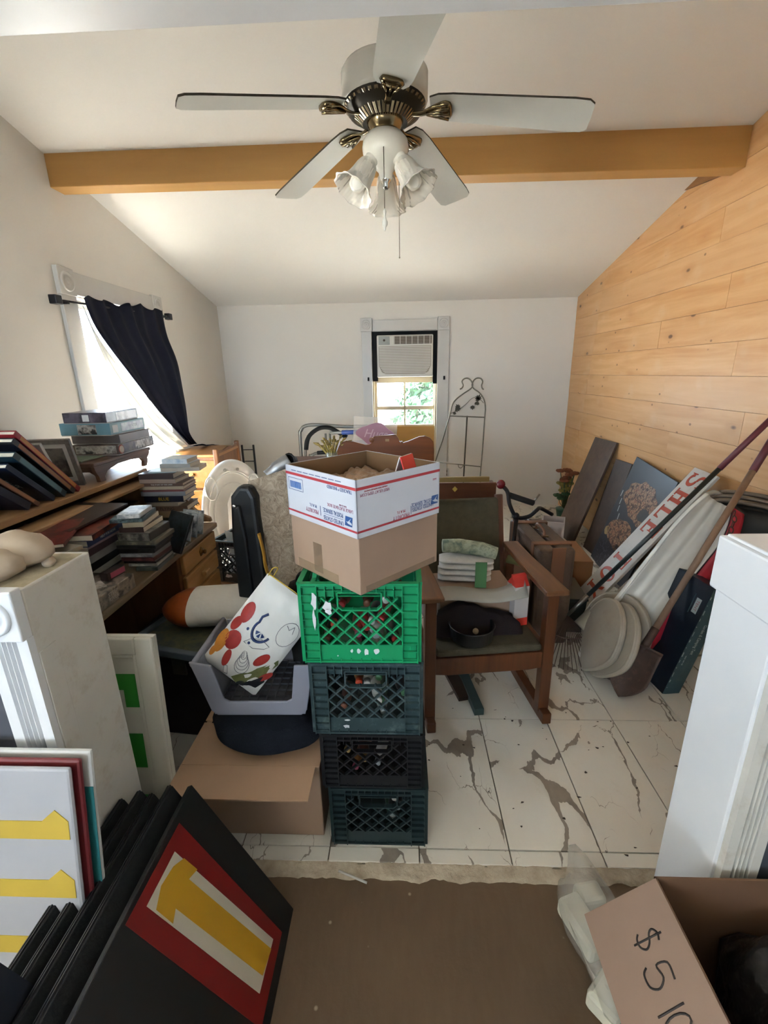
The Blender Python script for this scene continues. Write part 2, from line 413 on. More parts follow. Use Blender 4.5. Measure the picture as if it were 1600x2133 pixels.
# flecks of dirt and dry leaf on the tiles
mb = MB()
for i in range(140):
    x, y = R.uniform(-.3, 1.75), R.uniform(1.12, 3.0); s = R.uniform(.002, .008) * (1 + (R.random() < .1)); a = R.uniform(0, 6.28)
    mb.prism([(x + s * k * math.cos(a + t), y + s * k * .6 * math.sin(a + t)) for t, k in ((0, 1.4), (1.3, .7), (2.6, 1), (4.2, .8), (5.4, .6))], .0003, .0018)
mb.build('floor_litter', paint('dry_leaf_dirt', '#4a3d30', .9, var=.3), fl)['kind'] = 'stuff'
# near floor: brown worn screed
t = NT('brown_floor', 0.75); v = t.tc((1, 1, 1)); v2 = t.tc((6, 1.5, 1), rot=(0, 0, rad(25)))
c = t.mix(t.noise(v, 2.2, 5), '#4a3b2c', '#6b563f'); c = t.mix(t.math('MULTIPLY', t.noise(v2, 9, 4), 0.3), c, '#7c6a55')
sp = t.ramp(t.voro(t.tc((9, 9, 9)), 1.0), [(0.03, (1, 1, 1)), (0.06, (0, 0, 0))]); c = t.mix(t.math('MULTIPLY', sp, 0.6), c, '#b8aa94')
t.col(c); t.bump(t.noise(v, 60, 4), 0.25, 0.004)
b = MB(); b.box(-2.9, 2.9, -2.6, 1.10, -0.12, -0.022)
struct(b, 'floor_near', t.m, 'worn brown floor in the doorway')

# ---------------------------------------------------------------- half walls of the opening, header
HY0, HY1 = 0.822, 1.035
b = MB(); b.box(-2.9, -0.79, HY0, HY1, -0.03, 1.125, M=None)
hwl = struct(b, 'wall_front_left', [dusty_w], 'white half wall left of the opening, dusty top', bevel=0.004)
b = MB(); b.box(0.75, 2.9, HY0 + .01, HY1 - .02, -0.03, 1.172)
hwr = struct(b, 'wall_front_right', blue_w, 'white half wall right of the opening', bevel=0.004)
b = MB(); b.box(-2.9, 2.9, HY0, HY1 + .03, 2.166, 3.3)
struct(b, 'trim_2', paint('header_white', '#d8dade', 0.35, var=0.03), 'white header over the opening', bevel=0.004)
# casing of the left half wall: rosette block, fluted board, reveal stile
def rosette(parent, w, h, M, mat):
    mb = MB(); mb.box(-w/2, w/2, -h/2, h/2, 0, 0.028); o = mb.build('rosette_block', mat, parent, M=M, bevel=0.003)
    r = w * 0.40; mb = MB()
    mb.lathe([(r, 0.028), (r, 0.033), (r * .86, 0.036), (r * .74, 0.031), (r * .52, 0.030), (r * .42, 0.036), (r * .30, 0.031), (r * .2, 0.034), (0.001, 0.036)], 24, cap=False)
    mb.build('rosette', mat, o); return o
def fluted(parent, w, l, M, mat, n=4):
    pts = [(-w/2, 0), (w/2, 0), (w/2, 0.018)]
    fw = w * 0.5; x = fw / 2
    for i in range(n):
        a = fw / n; pts += [(x, 0.018), (x - a * .25, 0.010), (x - a * .7, 0.010), (x - a * .9, 0.018)]; x -= a
    pts += [(-w/2, 0.018)]
    mb = MB(); mb.prism(pts, -l, 0, plane='xz'); return mb.build('fluted_casing', mat, parent, M=M)
ML = basis((-0.843, HY0, 1.075), (1, 0, 0), (0, 0, 1))
rosette(hwl, 0.105, 0.115, ML, blue_w)
fluted(hwl, 0.095, 1.03, basis((-0.838, HY0, 1.018), (1, 0, 0), (0, 0, 1)), blue_w)

b = MB(); b.box(-2.9, -0.886, HY0 - .006, HY0 + .002, 0.0, 1.0); b.build('dark_panel', grey_panel, hwl)
b = MB(); b.box(-0.79, -0.787, HY0 + .0, HY0 + .05, 0.0, 0.975); b.build('stile', dusty_w, hwl, bevel=0.002)
b = MB(); b.box(0.738, 2.9, HY0 - .002, HY1 - .01, 1.035, 1.166); b.build('cap_board', blue_w, hwr, bevel=0.006)
fluted(hwr, 0.085, 1.03, basis((0.800, HY0 + .01, 1.03), (1, 0, 0), (0, 0, 1)), dusty_w)
b = MB(); b.box(0.845, 2.9, HY0 + .002, HY0 + .012, 0.0, 1.03); b.build('dark_panel', grey_panel, hwr)
# ---------------------------------------------------------------- near room shell (behind the camera)
nw = paint('near_room_wall', '#d5d3ce', 0.7)
b = MB(); b.box(-3.04, -2.9, -2.74, -1.15, -.1, 2.8); b.box(-3.04, -2.9, -0.35, 1.1, -.1, 2.8); b.box(-3.04, -2.9, -1.15, -.35, -.1, 1.1); b.box(-3.04, -2.9, -1.15, -.35, 2.0, 2.8)
struct(b, 'wall_near_left', nw)
b = MB(); b.box(2.9, 3.04, -2.6, 1.1, -.1, 2.8); struct(b, 'wall_near_right', nw)
b = MB(); b.box(-0.7, 2.9, -2.74, -2.6, -.1, 2.8); b.box(-2.9, -2.3, -2.74, -2.6, -.1, 2.8); b.box(-2.3, -.7, -2.74, -2.6, 2.2, 2.8); b.box(-2.3, -.7, -2.74, -2.6, -.1, 1.1); struct(b, 'wall_near_back', nw)
b = MB(); b.box(-3.04, 3.04, -2.74, 0.83, 2.75, 2.9); struct(b, 'ceiling_near', nw)
# unseen roof, added to keep the sun out of the near room openings
b = MB(); b.box(-7.5, -3.1, -6.0, 1.0, 2.75, 2.85); b.box(-3.04, 3.0, -7.5, -2.8, 2.75, 2.85)
struct(b, 'sun_block_roof', nw)
# outside ground
b = MB(); b.box(-30, 30, -25, 30, -0.5, -0.4)
struct(b, 'ground', paint('dry_ground', '#d0ccc2', 0.9, var=0.05, scale=0.5))

# ---------------------------------------------------------------- windows
pane_m = glass('window_glass', '#ffffff', 0.0, alpha=0.06)
def window_left():
    w = struct(MB().box(XL - .10, XL - .06, H1[0], H1[0] + .05, H1[2], H1[3]).box(XL - .10, XL - .06, H1[1] - .05, H1[1], H1[2], H1[3]).box(XL - .10, XL - .06, H1[0], H1[1], H1[2], H1[2] + .05)
               .box(XL - .10, XL - .06, H1[0], H1[1], H1[3] - .05, H1[3]), 'window_1', trim_w, 'window in the left wall, half covered by a navy curtain')
    MB().box(XL - .095, XL - .055, H1[0], H1[1], 1.36, 1.40).build('meeting_rail', trim_w, w)
    for z0, z1 in ((H1[2] + .05, 1.36), (1.40, H1[3] - .05)):
        MB().box(XL - .082, XL - .078, H1[0] + .05, H1[1] - .05, z0, z1).build('pane', pane_m, w)
    for y0, y1 in ((H1[0] - .125, H1[0] + .005), (H1[1] - .005, H1[1] + .125)):
        MB().box(XL, XL + .022, y0, y1, H1[2] - .05, H1[3]).build('casing', trim_w, w, bevel=.003)
        rosette(w, 0.14, 0.15, basis((XL, (y0 + y1) / 2, H1[3] + .075), (0, 1, 0), (0, 0, 1)), trim_w)
    MB().box(XL, XL + .022, H1[0] + .005, H1[1] - .005, H1[3] + .01, H1[3] + .14).build('casing', trim_w, w, bevel=.003)
    MB().box(XL, XL + .06, H1[0] - .15, H1[1] + .15, H1[2] - .08, H1[2] - .045).build('sill', trim_w, w, bevel=.003)
window_left()
def window_back():
    ym = YB + .05
    fr = MB()
    fr.box(H2[0], H2[0] + .05, ym, ym + .04, H2[2], H2[3]); fr.box(H2[1] - .035, H2[1], ym, ym + .04, H2[2], H2[3]); fr.box(H2[0], H2[1], ym, ym + .04, H2[3] - .04, H2[3])
    ply = paint('pale_sash_paint', '#cfc0a0', 0.6, var=0.06)
    w = struct(fr, 'window_2', ply, 'back window with an air conditioner in its upper half')
    MB().box(H2[0] + .05, H2[1] - .035, ym - .01, ym + .035, 1.435, 1.50).build('rail', ply, w)
    MB().box(H2[0] + .05, H2[1] - .035, ym, ym + .035, 1.135, 1.175).build('rail', ply, w)
    MB().box(H2[0] + .05, H2[1] - .035, ym, ym + .035, 0.925, 0.965).build('rail', ply, w)
    MB().box(0.030, 0.046, ym, ym + .035, 0.965, 1.435).build('muntin', ply, w)
    for x0, x1 in ((H2[0] + .05, .030), (.046, H2[1] - .035)):
        for z0, z1 in ((.965, 1.135), (1.175, 1.435)):
            MB().box(x0, x1, ym + .014, ym + .018, z0, z1).build('pane', pane_m, w)
    t = NT('plywood_board', .5); v = t.tc((1, 1, 6)); t.col(t.mix(t.noise(v, 2, 4), '#a87c3c', '#c39a58'))
    MB().box(H2[0] + .05, H2[1] - .02, ym - .012, ym + .002, 0.47, 0.945).build('plywood_board', t.m, w)
    fm = paint('black_foam', '#0e1013', 0.9, var=.2)
    f = MB(); f.box(H2[0] + .01, -0.262, YB - .004, YB + .05, 1.455, H2[3] - .003); f.box(0.352, H2[1] - .005, YB - .004, YB + .05, 1.42, H2[3] - .003); f.box(-.262, .352, YB - .004, YB + .05, 1.93, H2[3] - .003)
    f.build('foam_seal', fm, w)
    cm = trim_w
    for x0, x1 in ((H2[0] - .105, H2[0] + .003), (H2[1] - .003, H2[1] + .125)):
        o = MB().box(x0, x1, YB - .022, YB + .0, 0.35, H2[3]).build('casing', cm, w, bevel=.003)
        rosette(w, 0.125, 0.135, basis(((x0 + x1) / 2, YB, H2[3] + .068), (1, 0, 0), (0, 0, 1)), cm)
        xk = -0.366 if x0 < 0 else 0.475
        MB().box(xk - .010, xk + .010, YB - .036, YB - .022, 1.46, 1.50).build('bracket', fm, w, bevel=.003)
    MB().box(H2[0] + .02, H2[1] - .01, YB - .022, YB, H2[3] + .004, H2[3] + .115).build('casing', cm, w, bevel=.003)
    MB().box(H2[0] + .003, H2[0] + .02, YB - .0, YB + .05, .46, 1.46).build('jamb', ply, w)
    MB().box(H2[1] - .022, H2[1] - .003, YB - .0, YB + .05, .46, 1.46).build('jamb', ply, w)
window_back()
# ================================================================ ceiling fan
def ceiling_fan():
    cx, cy, bz = -0.05, 1.902, 2.425
    fw = paint('fan_white_enamel', '#d5d3c9', 0.25, var=0.02)
    bl = paint('fan_blade_white', '#cfd0ca', 0.4, var=0.04, scale=4); edge = paint('fan_blade_worn_edge', '#5b5346', 0.9, var=0.3, scale=60)
    br = metal('antique_nickel', '#8f7f60', 0.18); dk = paint('fan_vent_dark', '#2a2419', 0.4, 0.4)
    f = thing('ceiling_fan', 'white five-blade ceiling fan with bell glass lights hanging from the ceiling', 'ceiling fan', (cx, cy, 0), (0, 0, rad(62)))
    zc = ceil_z(cy)
    MB().lathe([(0.02, zc - .12), (.045, zc - .115), (.07, zc - .07), (.078, zc - .02), (.078, zc + .02)], 24).build('canopy', fw, f)
    MB().tube([(0, 0, zc - .1), (0, 0, 2.50)], 0.013).build('downrod', fw, f)
    MB().lathe([(.03, 2.540), (.05, 2.538), (.09, 2.532), (.138, 2.518), (.148, 2.503), (.148, 2.432), (.143, 2.422), (.13, 2.417), (.05, 2.412)], 36).build('motor_housing', fw, f)
    vr = MB(); vr.lathe([(.141, 2.422), (.125, 2.398), (.085, 2.378), (.06, 2.376)], 36, cap=False)
    v = vr.build('vent_ring', dk, f)
    fins = MB()
    for i in range(40):
        a = 2 * PI * i / 40; M = Matrix.Rotation(a, 4, 'Z')
        fins._add([(.139, -.006, 2.414), (.139, .006, 2.414), (.078, .004, 2.368), (.078, -.004, 2.368), (.130, -.003, 2.406), (.130, .003, 2.406)], [(0, 1, 2, 3), (0, 3, 4), (1, 5, 2)], False, M)
    fins.build('vent_fins', metal('bright_nickel', '#b8ab90', .25), v)['kind'] = 'stuff'
    MB().lathe([(.064, 2.40), (.068, 2.388), (.060, 2.36), (.052, 2.348), (.045, 2.335)], 28).build('hub', br, f)
    bp = [(0.16, -.042), (0.19, -.056), (.24, -.062), (.62, -.073), (.665, -.070), (.682, -.055), (.684, 0), (.682, .055), (.665, .070), (.62, .073), (.24, .062), (.19, .056), (.16, .042)]
    bm = MB(); n = len(bp)
    bm._add([(x, y, 0) for x, y in bp] + [(x, y, .006) for x, y in bp], [tuple(range(n - 1, -1, -1)), tuple(range(n, 2 * n))])
    bm.mat(1)._add([(x, y, 0) for x, y in bp] + [(x, y, .006) for x, y in bp], [(i, (i + 1) % n, n + (i + 1) % n, n + i) for i in range(n)])
    bme = bm.mesh('blade', [bl, edge])
    am = MB()
    am.tube(smooth_path([(.045, 0, .0), (.085, 0, -.022), (.13, 0, -.022), (.17, 0, -.008), (.205, 0, -.006), (.235, 0, -.005)], 4), [.013] * 5 + [.012] * 5 + [.014, .017, .02, .024, .029, .034, .038, .04, .038, .034, .02], 10, flat=0.38)
    for s in (-1, 0, 1): am.tube([(.15, s * .004, -.022), (.19, s * .015, -.018), (.225, s * .026, -.018)], [.003, .006, .004], 6)
    ame = am.mesh('blade_arm', br)
    for k in range(5):
        for me, nm, pitch in ((bme, 'blade', -10), (ame, 'blade_arm', -10)):
            o = bpy.data.objects.new(nm, me); COL.objects.link(o); o.parent = f
            o.matrix_basis = Matrix.Rotation(rad(72 * k), 4, 'Z') @ Matrix.Translation((0, 0, bz)) @ Matrix.Rotation(rad(9.5), 4, 'Y') @ Matrix.Rotation(rad(pitch), 4, 'X')
    U = Matrix.Rotation(rad(-62), 4, 'Z')
    bowl = MB(); bowl.lathe([(.040, 2.345), (.060, 2.338), (.078, 2.318), (.082, 2.296), (.078, 2.272), (.062, 2.252), (.040, 2.240), (.026, 2.225), (.022, 2.205), (.014, 2.196)], 28); bowl.build('light_kit', fw, f)
    MB().lathe([(.022, 2.21), (.018, 2.198), (.012, 2.19), (.013, 2.18), (.006, 2.172)], 14).build('finial', metal('chrome', '#d9d9d9', 0.1), f)
    gl = NT('frosted_ribbed_glass', 0.5); gl.col('#e6e1d6'); gl.set(Transmission_Weight=0.5, IOR=1.25, Alpha=0.93)
    gw = gl.wave(gl.tc((1, 1, 0.05), 'Object'), 30, 0, 0); gl.bump(gw, 0.3, 0.002)
    bulb = NT('bulb_frosted', 0.3); bulb.col('#efece2'); bulb.set(Transmission_Weight=0.25)
    for az in (213, 327, 90):
        d = Vector((math.cos(rad(az)), math.sin(rad(az)), 0)); tilt = rad(36)
        M = U @ Matrix.Translation((d.x * .052, d.y * .052, 2.262)) @ Matrix.Rotation(rad(az), 4, 'Z') @ Matrix.Rotation(-tilt, 4, 'Y')
        ar = MB(); ar.lathe([(.020, .02), (.024, .0), (.024, -.03), (.018, -.04)], 16); s = ar.build('lamp_arm', fw, f, M=M)
        wob = lambda i, j: (0.05 * math.cos(2 * PI * j / 6) if i >= 7 else (0.03 * math.cos(2 * PI * j / 6) if i == 6 else 0.0))
        sh = MB(); sh.lathe([(.024, -.022), (.032, -.032), (.037, -.05), (.040, -.075), (.045, -.10), (.055, -.122), (.066, -.134), (.073, -.141), (.070, -.142), (.052, -.124), (.042, -.10), (.037, -.075), (.033, -.05), (.026, -.030)], 60, cap=False, wob=wob)
        sh.build('glass_shade', gl.m, s)
        bu = MB(); bu.lathe([(.012, -.035), (.013, -.06), (.022, -.085), (.028, -.105), (.024, -.125), (.010, -.136), (.001, -.138)], 16); bu.build('bulb', bulb.m, s)
    cm = metal('dull_chain', '#8b8576', 0.35)
    p = U @ Vector((-.004, -.078, 2.272)); c = MB(); c.tube([p, (p.x, p.y, 2.085)], .0016, 6)
    ch = c.build('pull_chain', cm, f)
    MB().lathe([(.002, 2.09), (.006, 2.082), (.003, 2.065), (.005, 2.06), (.010, 2.050), (.010, 2.040), (.004, 2.032), (.004, 2.026), (.001, 2.02)], 12, M=Matrix.Translation((p.x, p.y, 0))).build('pull_knob', [fw], ch)
    p = U @ Vector((.047, -.04, 2.262)); c = MB(); c.tube([p, (p.x, p.y, 1.945)], .0014, 6); c.ball((p.x, p.y, 1.944), .003); c.build('pull_chain', cm, f)
ceiling_fan()

# ================================================================ window air conditioner
def air_conditioner():
    w = paint('ac_white_plastic', '#d8d4c8', 0.4, var=0.03); g = paint('ac_grille_grey', '#a59c8c', 0.5, var=0.05); dk = paint('ac_slot_dark', '#57493a', 0.6); gp = paint('ac_panel_grey', '#a3a59a', 0.35)
    a = thing('air_conditioner', 'white window air conditioner set in the top of the back window', 'air conditioner', (0.042, YB - .055, 1.715))
    hw, hh = .306, .218
    MB().box(-hw, hw, 0, .30, -hh, hh).build('housing', w, a, bevel=.012)
    pts = [(-.285, .105), (-.285, -.10), (-.255, -.165), (-.215, -.185), (.215, -.185), (.255, -.165), (.285, -.10), (.285, .105)]
    fr = MB(); fr.prism(pts, -.004, .004, plane='xz'); gr = fr.build('front_grille', g, a)
    for i in range(17):
        z = .094 - i * .0165; hwz = .28 if z > -.10 else .28 - (-.10 - z) * .75
        MB().box(-hwz, hwz, -.010, -.003, z - .0045, z + .0045).build('grille_slat', w, gr)
    MB().box(-.12, .29, -.003, .004, .125, .205).build('vent_recess', dk, a)
    lv = MB()
    for i in range(5): MB().box(-.118, .288, -.007, -.002, .134 + i * .015, .139 + i * .015).build('vent_louver', g, a)
    for i in range(7): MB().box(-.118 + i * .064, -.112 + i * .064, -.009, -.004, .126, .204).build('vent_divider', w, a)
    MB().box(-.285, -.165, -.004, .004, .12, .205).build('control_panel', gp, a, bevel=.002)
    MB().lathe([(.012, 0), (.012, .010), (.008, .014)], 14, M=Fr((-.225, -.004, .165), (rad(90), 0, 0))).build('control_knob', dk, a)
    MB().box(-hw, hw, -.012, .0, -.217, -.198).build('bottom_lip', w, a, bevel=.003)
air_conditioner()

# ================================================================ curtain rod and curtain
blk = paint('black_iron', '#15151a', 0.4, 0.3)
def curtain():
    r = thing('curtain_rod', 'black curtain rod with square finials over the left window', 'curtain rod', (-1.93, 3.36, 2.0))
    MB().tube([(0, -.63, -.03), (0, .62, .022)], .006).build('rod', blk, r)
    for y, z in ((-.655, -.031), (.650, .023)): MB().box(-.022, .022, y - .026, y + .026, z - .024, z + .024).build('finial', blk, r, bevel=.004)
    for y, z in ((-.56, -.03), (.585, .02)): MB().box(-.064, .006, y - .008, y + .008, z - .012, z + .006).build('bracket', blk, r)
    def pw(t, pts):
        k = t * (len(pts) - 1); i = min(int(k), len(pts) - 2); f = k - i
        return (pts[i][0] + (pts[i+1][0] - pts[i][0]) * f, pts[i][1] + (pts[i+1][1] - pts[i][1]) * f)
    Lp = smooth_path([Vector(p + (0,)) for p in [(2.92, 2.008), (2.985, 1.85), (3.144, 1.659), (3.416, 1.394), (3.702, 1.149), (3.96, .965)]], 6)
    Rp = smooth_path([Vector(p + (0,)) for p in [(3.925, 2.065), (3.94, 1.867), (4.06, 1.643), (4.07, 1.359), (4.04, 1.074), (4.10, .955)]], 6)
    Gp = smooth_path([Vector(p + (0,)) for p in [(2.945, 1.90), (3.02, 1.70), (3.12, 1.46), (3.28, 1.25), (3.48, 1.08), (3.75, .945)]], 6)
    Lp = [(p.x, p.y) for p in Lp]; Rp = [(p.x, p.y) for p in Rp]; Gp = [(p.x, p.y) for p in Gp]
    navy = fabric('navy_curtain_cloth', '#10121f', '#191b2b', 12, 0.85, 0.2)
    lin_m = NT('pale_curtain_lining', .85); lin_m.col('#e4e2da'); lin_m.set(Transmission_Weight=0.0)
    tr = lin_m.n.new('ShaderNodeBsdfTranslucent'); tr.inputs[0].default_value = (.8, .79, .75, 1); mx = lin_m.n.new('ShaderNodeMixShader'); mx.inputs[0].default_value = .12
    lin_m.l.new(lin_m.b.outputs[0], mx.inputs[1]); lin_m.l.new(tr.outputs[0], mx.inputs[2]); lin_m.l.new(mx.outputs[0], lin_m.n['Material Output'].inputs[0])
    c = thing('curtain', 'navy curtain with pale lining pulled aside to the right of the left window', 'curtain', (-1.915, 3.5, 1.5))
    def fold(u, v):
        a = pw(v, Lp); b_ = pw(v, Rp); y = a[0] + (b_[0] - a[0]) * u; z = a[1] + (b_[1] - a[1]) * u
        if v < .02: z += .012 * math.sin(u * 31) + .01 * math.sin(u * 13)
        x = .018 * math.sin(u * 17 + v * 1.5) * (.5 + .5 * v) + .010 * math.sin(u * 41 + 1) * (1 - v) + .012 * noise.noise(Vector((u * 5, v * 3, 2))) + .03 * v * v
        return (x, y - 3.5, z - 1.5)
    mb = MB(); mb.grid(fold, 60, 30); mb.build('cloth', navy, c, solid=.002)
    def lining(u, v):
        a = pw(v, Gp); b_ = pw(v, Lp); y = a[0] + (b_[0] - a[0]) * u; z = a[1] + (b_[1] - a[1]) * u
        x = -.012 + .03 * v * v + .022 * v * math.sin(u * 15 + v * 2) + .006 * math.sin(u * 5)
        return (x, y - 3.5, z - 1.5)
    mb = MB(); mb.grid(lining, 36, 30); mb.build('lining', lin_m.m, c, solid=.002)
    mb = MB(); mb.grid(lambda u, v: (.04 + .05 * v + .012 * math.sin(v * 8), .44 + u * .48 + .02 * v, -.545 - .055 * u + .02 * math.sin(u * 7) * v * (1-u) - .01 * v * u), 16, 8); mb.build('hem', navy, c, solid=.002)
curtain()

# ================================================================ wire easel
def easel():
    m = paint('weathered_steel_wire', '#8f8a7c', 0.4, 0.5, var=0.2, scale=30); dk = paint('dark_steel_wire', '#4c463a', 0.45, 0.4)
    e = thing('easel', 'tall wire easel with scrolled top and leaf vine by the back window', 'easel', (0.70, 5.0, 0))
    def q(cx, cy, y=0.0): return (0.07 + (cx - 1350) * .00167, y, 1.392 - (cy - 550) * .00167)
    lean = lambda pts: [(p[0], (p[2] - 0.4) * .14, p[2]) for p in pts]
    L_ = [q(*p) for p in [(1270, 570), (1284, 562), (1291, 545), (1283, 522), (1298, 505), (1322, 503), (1342, 518), (1352, 545), (1340, 568), (1290, 600), (1248, 632), (1222, 668), (1205, 735), (1160, 890), (1120, 1010)]] + [(-.50, 0, .005)]
    R_ = [q(*p) for p in [(1424, 575), (1414, 566), (1410, 548), (1416, 525), (1404, 506), (1378, 503), (1358, 518), (1348, 545), (1360, 568), (1400, 598), (1428, 640), (1437, 690), (1435, 740), (1424, 960), (1410, 1190)]] + [(.18, 0, .005)]
    MB().tube(lean(smooth_path(L_, 4)), .0075, 8).build('side_rail', m, e); MB().tube(lean(smooth_path(R_, 4)), .0075, 8).build('side_rail', m, e)
    MB().tube(lean([q(1205, 738), q(1435, 750)]), .006).build('cross_bar', m, e); MB().tube(lean([q(1122, 1036), q(1415, 1070)]), .006).build('cross_bar', m, e)
    MB().tube([(0.02, .10, 1.075), (.012, .22, .005)], .008).build('rear_leg', dk, e)
    MB().tube(lean(smooth_path([q(1265, 1052), q(1268, 1070), q(1283, 1077), q(1296, 1065), q(1297, 1054)], 4)), .004).build('picture_hook', m, e)
    MB().tube(lean(smooth_path([q(1412, 1150), q(1420, 1165), q(1405, 1185), q(1415, 1198)], 4)), .004).build('picture_hook', m, e)
    vn = MB().tube(lean(smooth_path([q(1212, 722), q(1262, 700), q(1310, 665), q(1345, 632), q(1385, 622), q(1425, 660)], 5)), .0035, 6).build('vine', m, e)
    leafp = [(0, 0), (.012, .010), (.030, .010), (.022, .020), (.040, .030), (.024, .032), (.026, .052), (.012, .042), (0, .066), (-.012, .042), (-.026, .052), (-.024, .032), (-.040, .030), (-.022, .020), (-.030, .010), (-.012, .010)]
    for (cx, cy, a, s) in [(1250, 700, 40, .9), (1240, 690, 120, .9), (1262, 690, -30, .8), (1240, 712, 200, .6), (1385, 640, 20, 1.0), (1400, 640, -70, .9), (1372, 650, 150, .7), (1352, 672, 175, .8), (1395, 655, 230, .6)]:
        p = lean([q(cx, cy)])[0]; b = MB(); b.prism(leafp, -.001, .001, plane='xz'); b.build('leaf', dk, vn, M=Fr((p[0], p[1] - .004, p[2]), (0, rad(a), 0), (s, 1, s)))
easel()
# bush outside the back window
lf = blotch('sunlit_leaves', ['#1d3a26', '#2c4d34', '#3c6045'], 3.0, 0.6)
mb = MB()
for i in range(2400):
    a = R.uniform(0, 2 * PI); h = R.random(); rr = math.sqrt(R.random()) * .62 * math.sin(PI * (.2 + .7 * h))
    p = Vector((.42 + rr * math.cos(a), 8.2 + rr * math.sin(a), .1 + 1.5 * h)); d = Vector((R.uniform(-1, 1), R.uniform(-1, 1), R.uniform(-.5, 1))).normalized(); e1 = d.orthogonal().normalized(); e2 = d.cross(e1); s = R.uniform(.05, .10)
    mb._add([p - e1 * s, p + e2 * s * .5, p + e1 * s, p - e2 * s * .5], [(0, 1, 2, 3)])
sh = thing('bush', 'sunlit green bush outside the back window', 'bush', (0, 0, 0))
mb.build('foliage', lf, sh)['kind'] = 'stuff'
b = MB()
for i in range(5): b.tube([(.42 + .05 * i - .1, 8.2, -.42), (.42 + .15 * (i - 2), 8.2 + .1 * (i % 2), .9)], [.03, .012], 6)
b.build('stem', wood('bark', '#6b5440', '#46362a', 'z'), sh)
# ================================================================ milk crates and what is in them
def crate_wall(w, h, t=.010, open_top=False):
    b = MB(); cw = .046; z1 = h * .22; z2 = h * .66; z3 = h * .82
    b.box(-w/2, w/2, 0, t * .5, .004, z1); b.box(-w/2, w/2, -.006, t * .5, 0, .006)
    b.box(-w/2, -w/2 + cw, .002, t * .6, 0, h); b.box(w/2 - cw, w/2, .002, t * .6, 0, h)
    b.box(-w/2, w/2, -.010, t * .6, h - .008, h)
    n = 10
    for i in range(n):
        z = .012 + (h - .024) * i / (n - 1)
        for s in (-1, 1): b.box(min(s * w/2, s * (w/2 - cw)), max(s * w/2, s * (w/2 - cw)), -.008, .003, z - .0012, z + .0012)
    for s in (-1, 1):
        for q in (w/2 - .0015, w/2 - cw): b.box(s * q - .0015, s * q + .0015, -.009, .003, 0, h)
    iw = w/2 - cw
    hx = .062
    # band above the lattice with vertical ribs, and the hand hole
    for s in (-1, 1): b.box(min(s * iw, s * hx), max(s * iw, s * hx), .004, t * .6, z3, h)
    b.box(-hx, hx, .004, t * .6, z3 + .018, h)
    k = 11
    for i in range(k):
        x = -iw + 2 * iw * i / (k - 1); b.box(x - .0012, x + .0012, -.008, .005, z3 + (.02 if abs(x) < hx else 0), h)
    for z in (h - .024, h - .04): b.box(-iw if z > h - .03 else -hx, iw if z > h - .03 else hx, -.006, .005, z - .001, z + .001)
    hz0, hz1 = z2 + .004, z3 + .018
    oct_ = [(-hx + .012, hz0), (hx - .012, hz0), (hx, hz0 + .012), (hx, hz1), (-hx, hz1), (-hx, hz0 + .012)]
    for (xa, za), (xb, zb) in zip(oct_, oct_[1:] + oct_[:1]):
        L = math.hypot(xb - xa, zb - za); b.box(0, L, -.009, .006, -.002, .002, Fr((xa, 0, za), (0, -math.atan2(zb - za, xb - xa), 0)))
    # lattice
    def clip(px, pz, dx, dz):
        ts = []
        t0, t1 = -9, 9
        for p, d, lo, hi in ((px, dx, -iw, iw), (pz, dz, z1, z3)):
            a, c = (lo - p) / d, (hi - p) / d
            if a > c: a, c = c, a
            t0 = max(t0, a); t1 = min(t1, c)
        return t0, t1
    sp = .046
    for sgn in (1, -1):
        for i in range(-12, 13):
            t0, t1 = clip(i * sp, z1, .7071, sgn * .7071)
            if t1 - t0 < .012: continue
            segs = []; m = 24; run = None
            for j in range(m + 1):
                tt = t0 + (t1 - t0) * j / m; x = i * sp + .7071 * tt; z = z1 + sgn * .7071 * tt
                ok = not (abs(x) < hx and z > hz0)
                if ok and run is None: run = tt
                if (not ok or j == m) and run is not None:
                    segs.append((run, tt)); run = None
            for ta, tb in segs:
                if tb - ta < .008: continue
                xa, za = i * sp + .7071 * ta, z1 + sgn * .7071 * ta
                b.box(0, tb - ta, -.006, .006, -.0022, .0022, Fr((xa, 0, za), (0, -rad(45) * sgn, 0)))
    for i in range(9):
        x = -iw + 2 * iw * i / 8; b.box(x - .001, x + .001, -.005, .003, 0, .012)
    return b
def crate(label, x0, w, z0, h, mat, group='milk crates in the tall stack', y0=1.152, d=.31, rot=0.0):
    c = thing('milk_crate', label, 'crate', (x0 + w/2, y0 + d/2, z0), (0, 0, rot), group)
    me = crate_wall(w, h).mesh('side_panel', mat); me2 = crate_wall(d, h).mesh('side_panel', mat)
    for k, (m, loc, rz) in enumerate(((me, (0, -d/2, 0), 0), (me, (0, d/2, 0), PI), (me2, (w/2, 0, 0), PI/2), (me2, (-w/2, 0, 0), -PI/2))):
        o = bpy.data.objects.new('side_panel', m); COL.objects.link(o); o.parent = c; o.location = loc; o.rotation_euler = (0, 0, rz)
    b = MB(); b.box(-w/2 + .01, w/2 - .01, -d/2 + .01, d/2 - .01, 0.002, .008)
    for i in range(7): b.box(-w/2 + .02 + i * .045, -w/2 + .028 + i * .045, -d/2 + .01, d/2 - .01, .008, .014)
    b.build('base', mat, c)
    return c
gm = paint('crate_green_plastic', '#12905c', 0.35, var=0.05, scale=8); tm = paint('crate_dark_teal_plastic', '#2e4347', 0.45, var=0.1, scale=9, dirt='#6a7a78')
km = paint('crate_black_plastic', '#121316', 0.5, var=.1); dm = paint('crate_deep_teal_plastic', '#1d3033', 0.45, var=.12, scale=7)
crate('dark teal milk crate on the floor at the bottom of the tall stack', -.241, .310, 0.0, .248, dm)
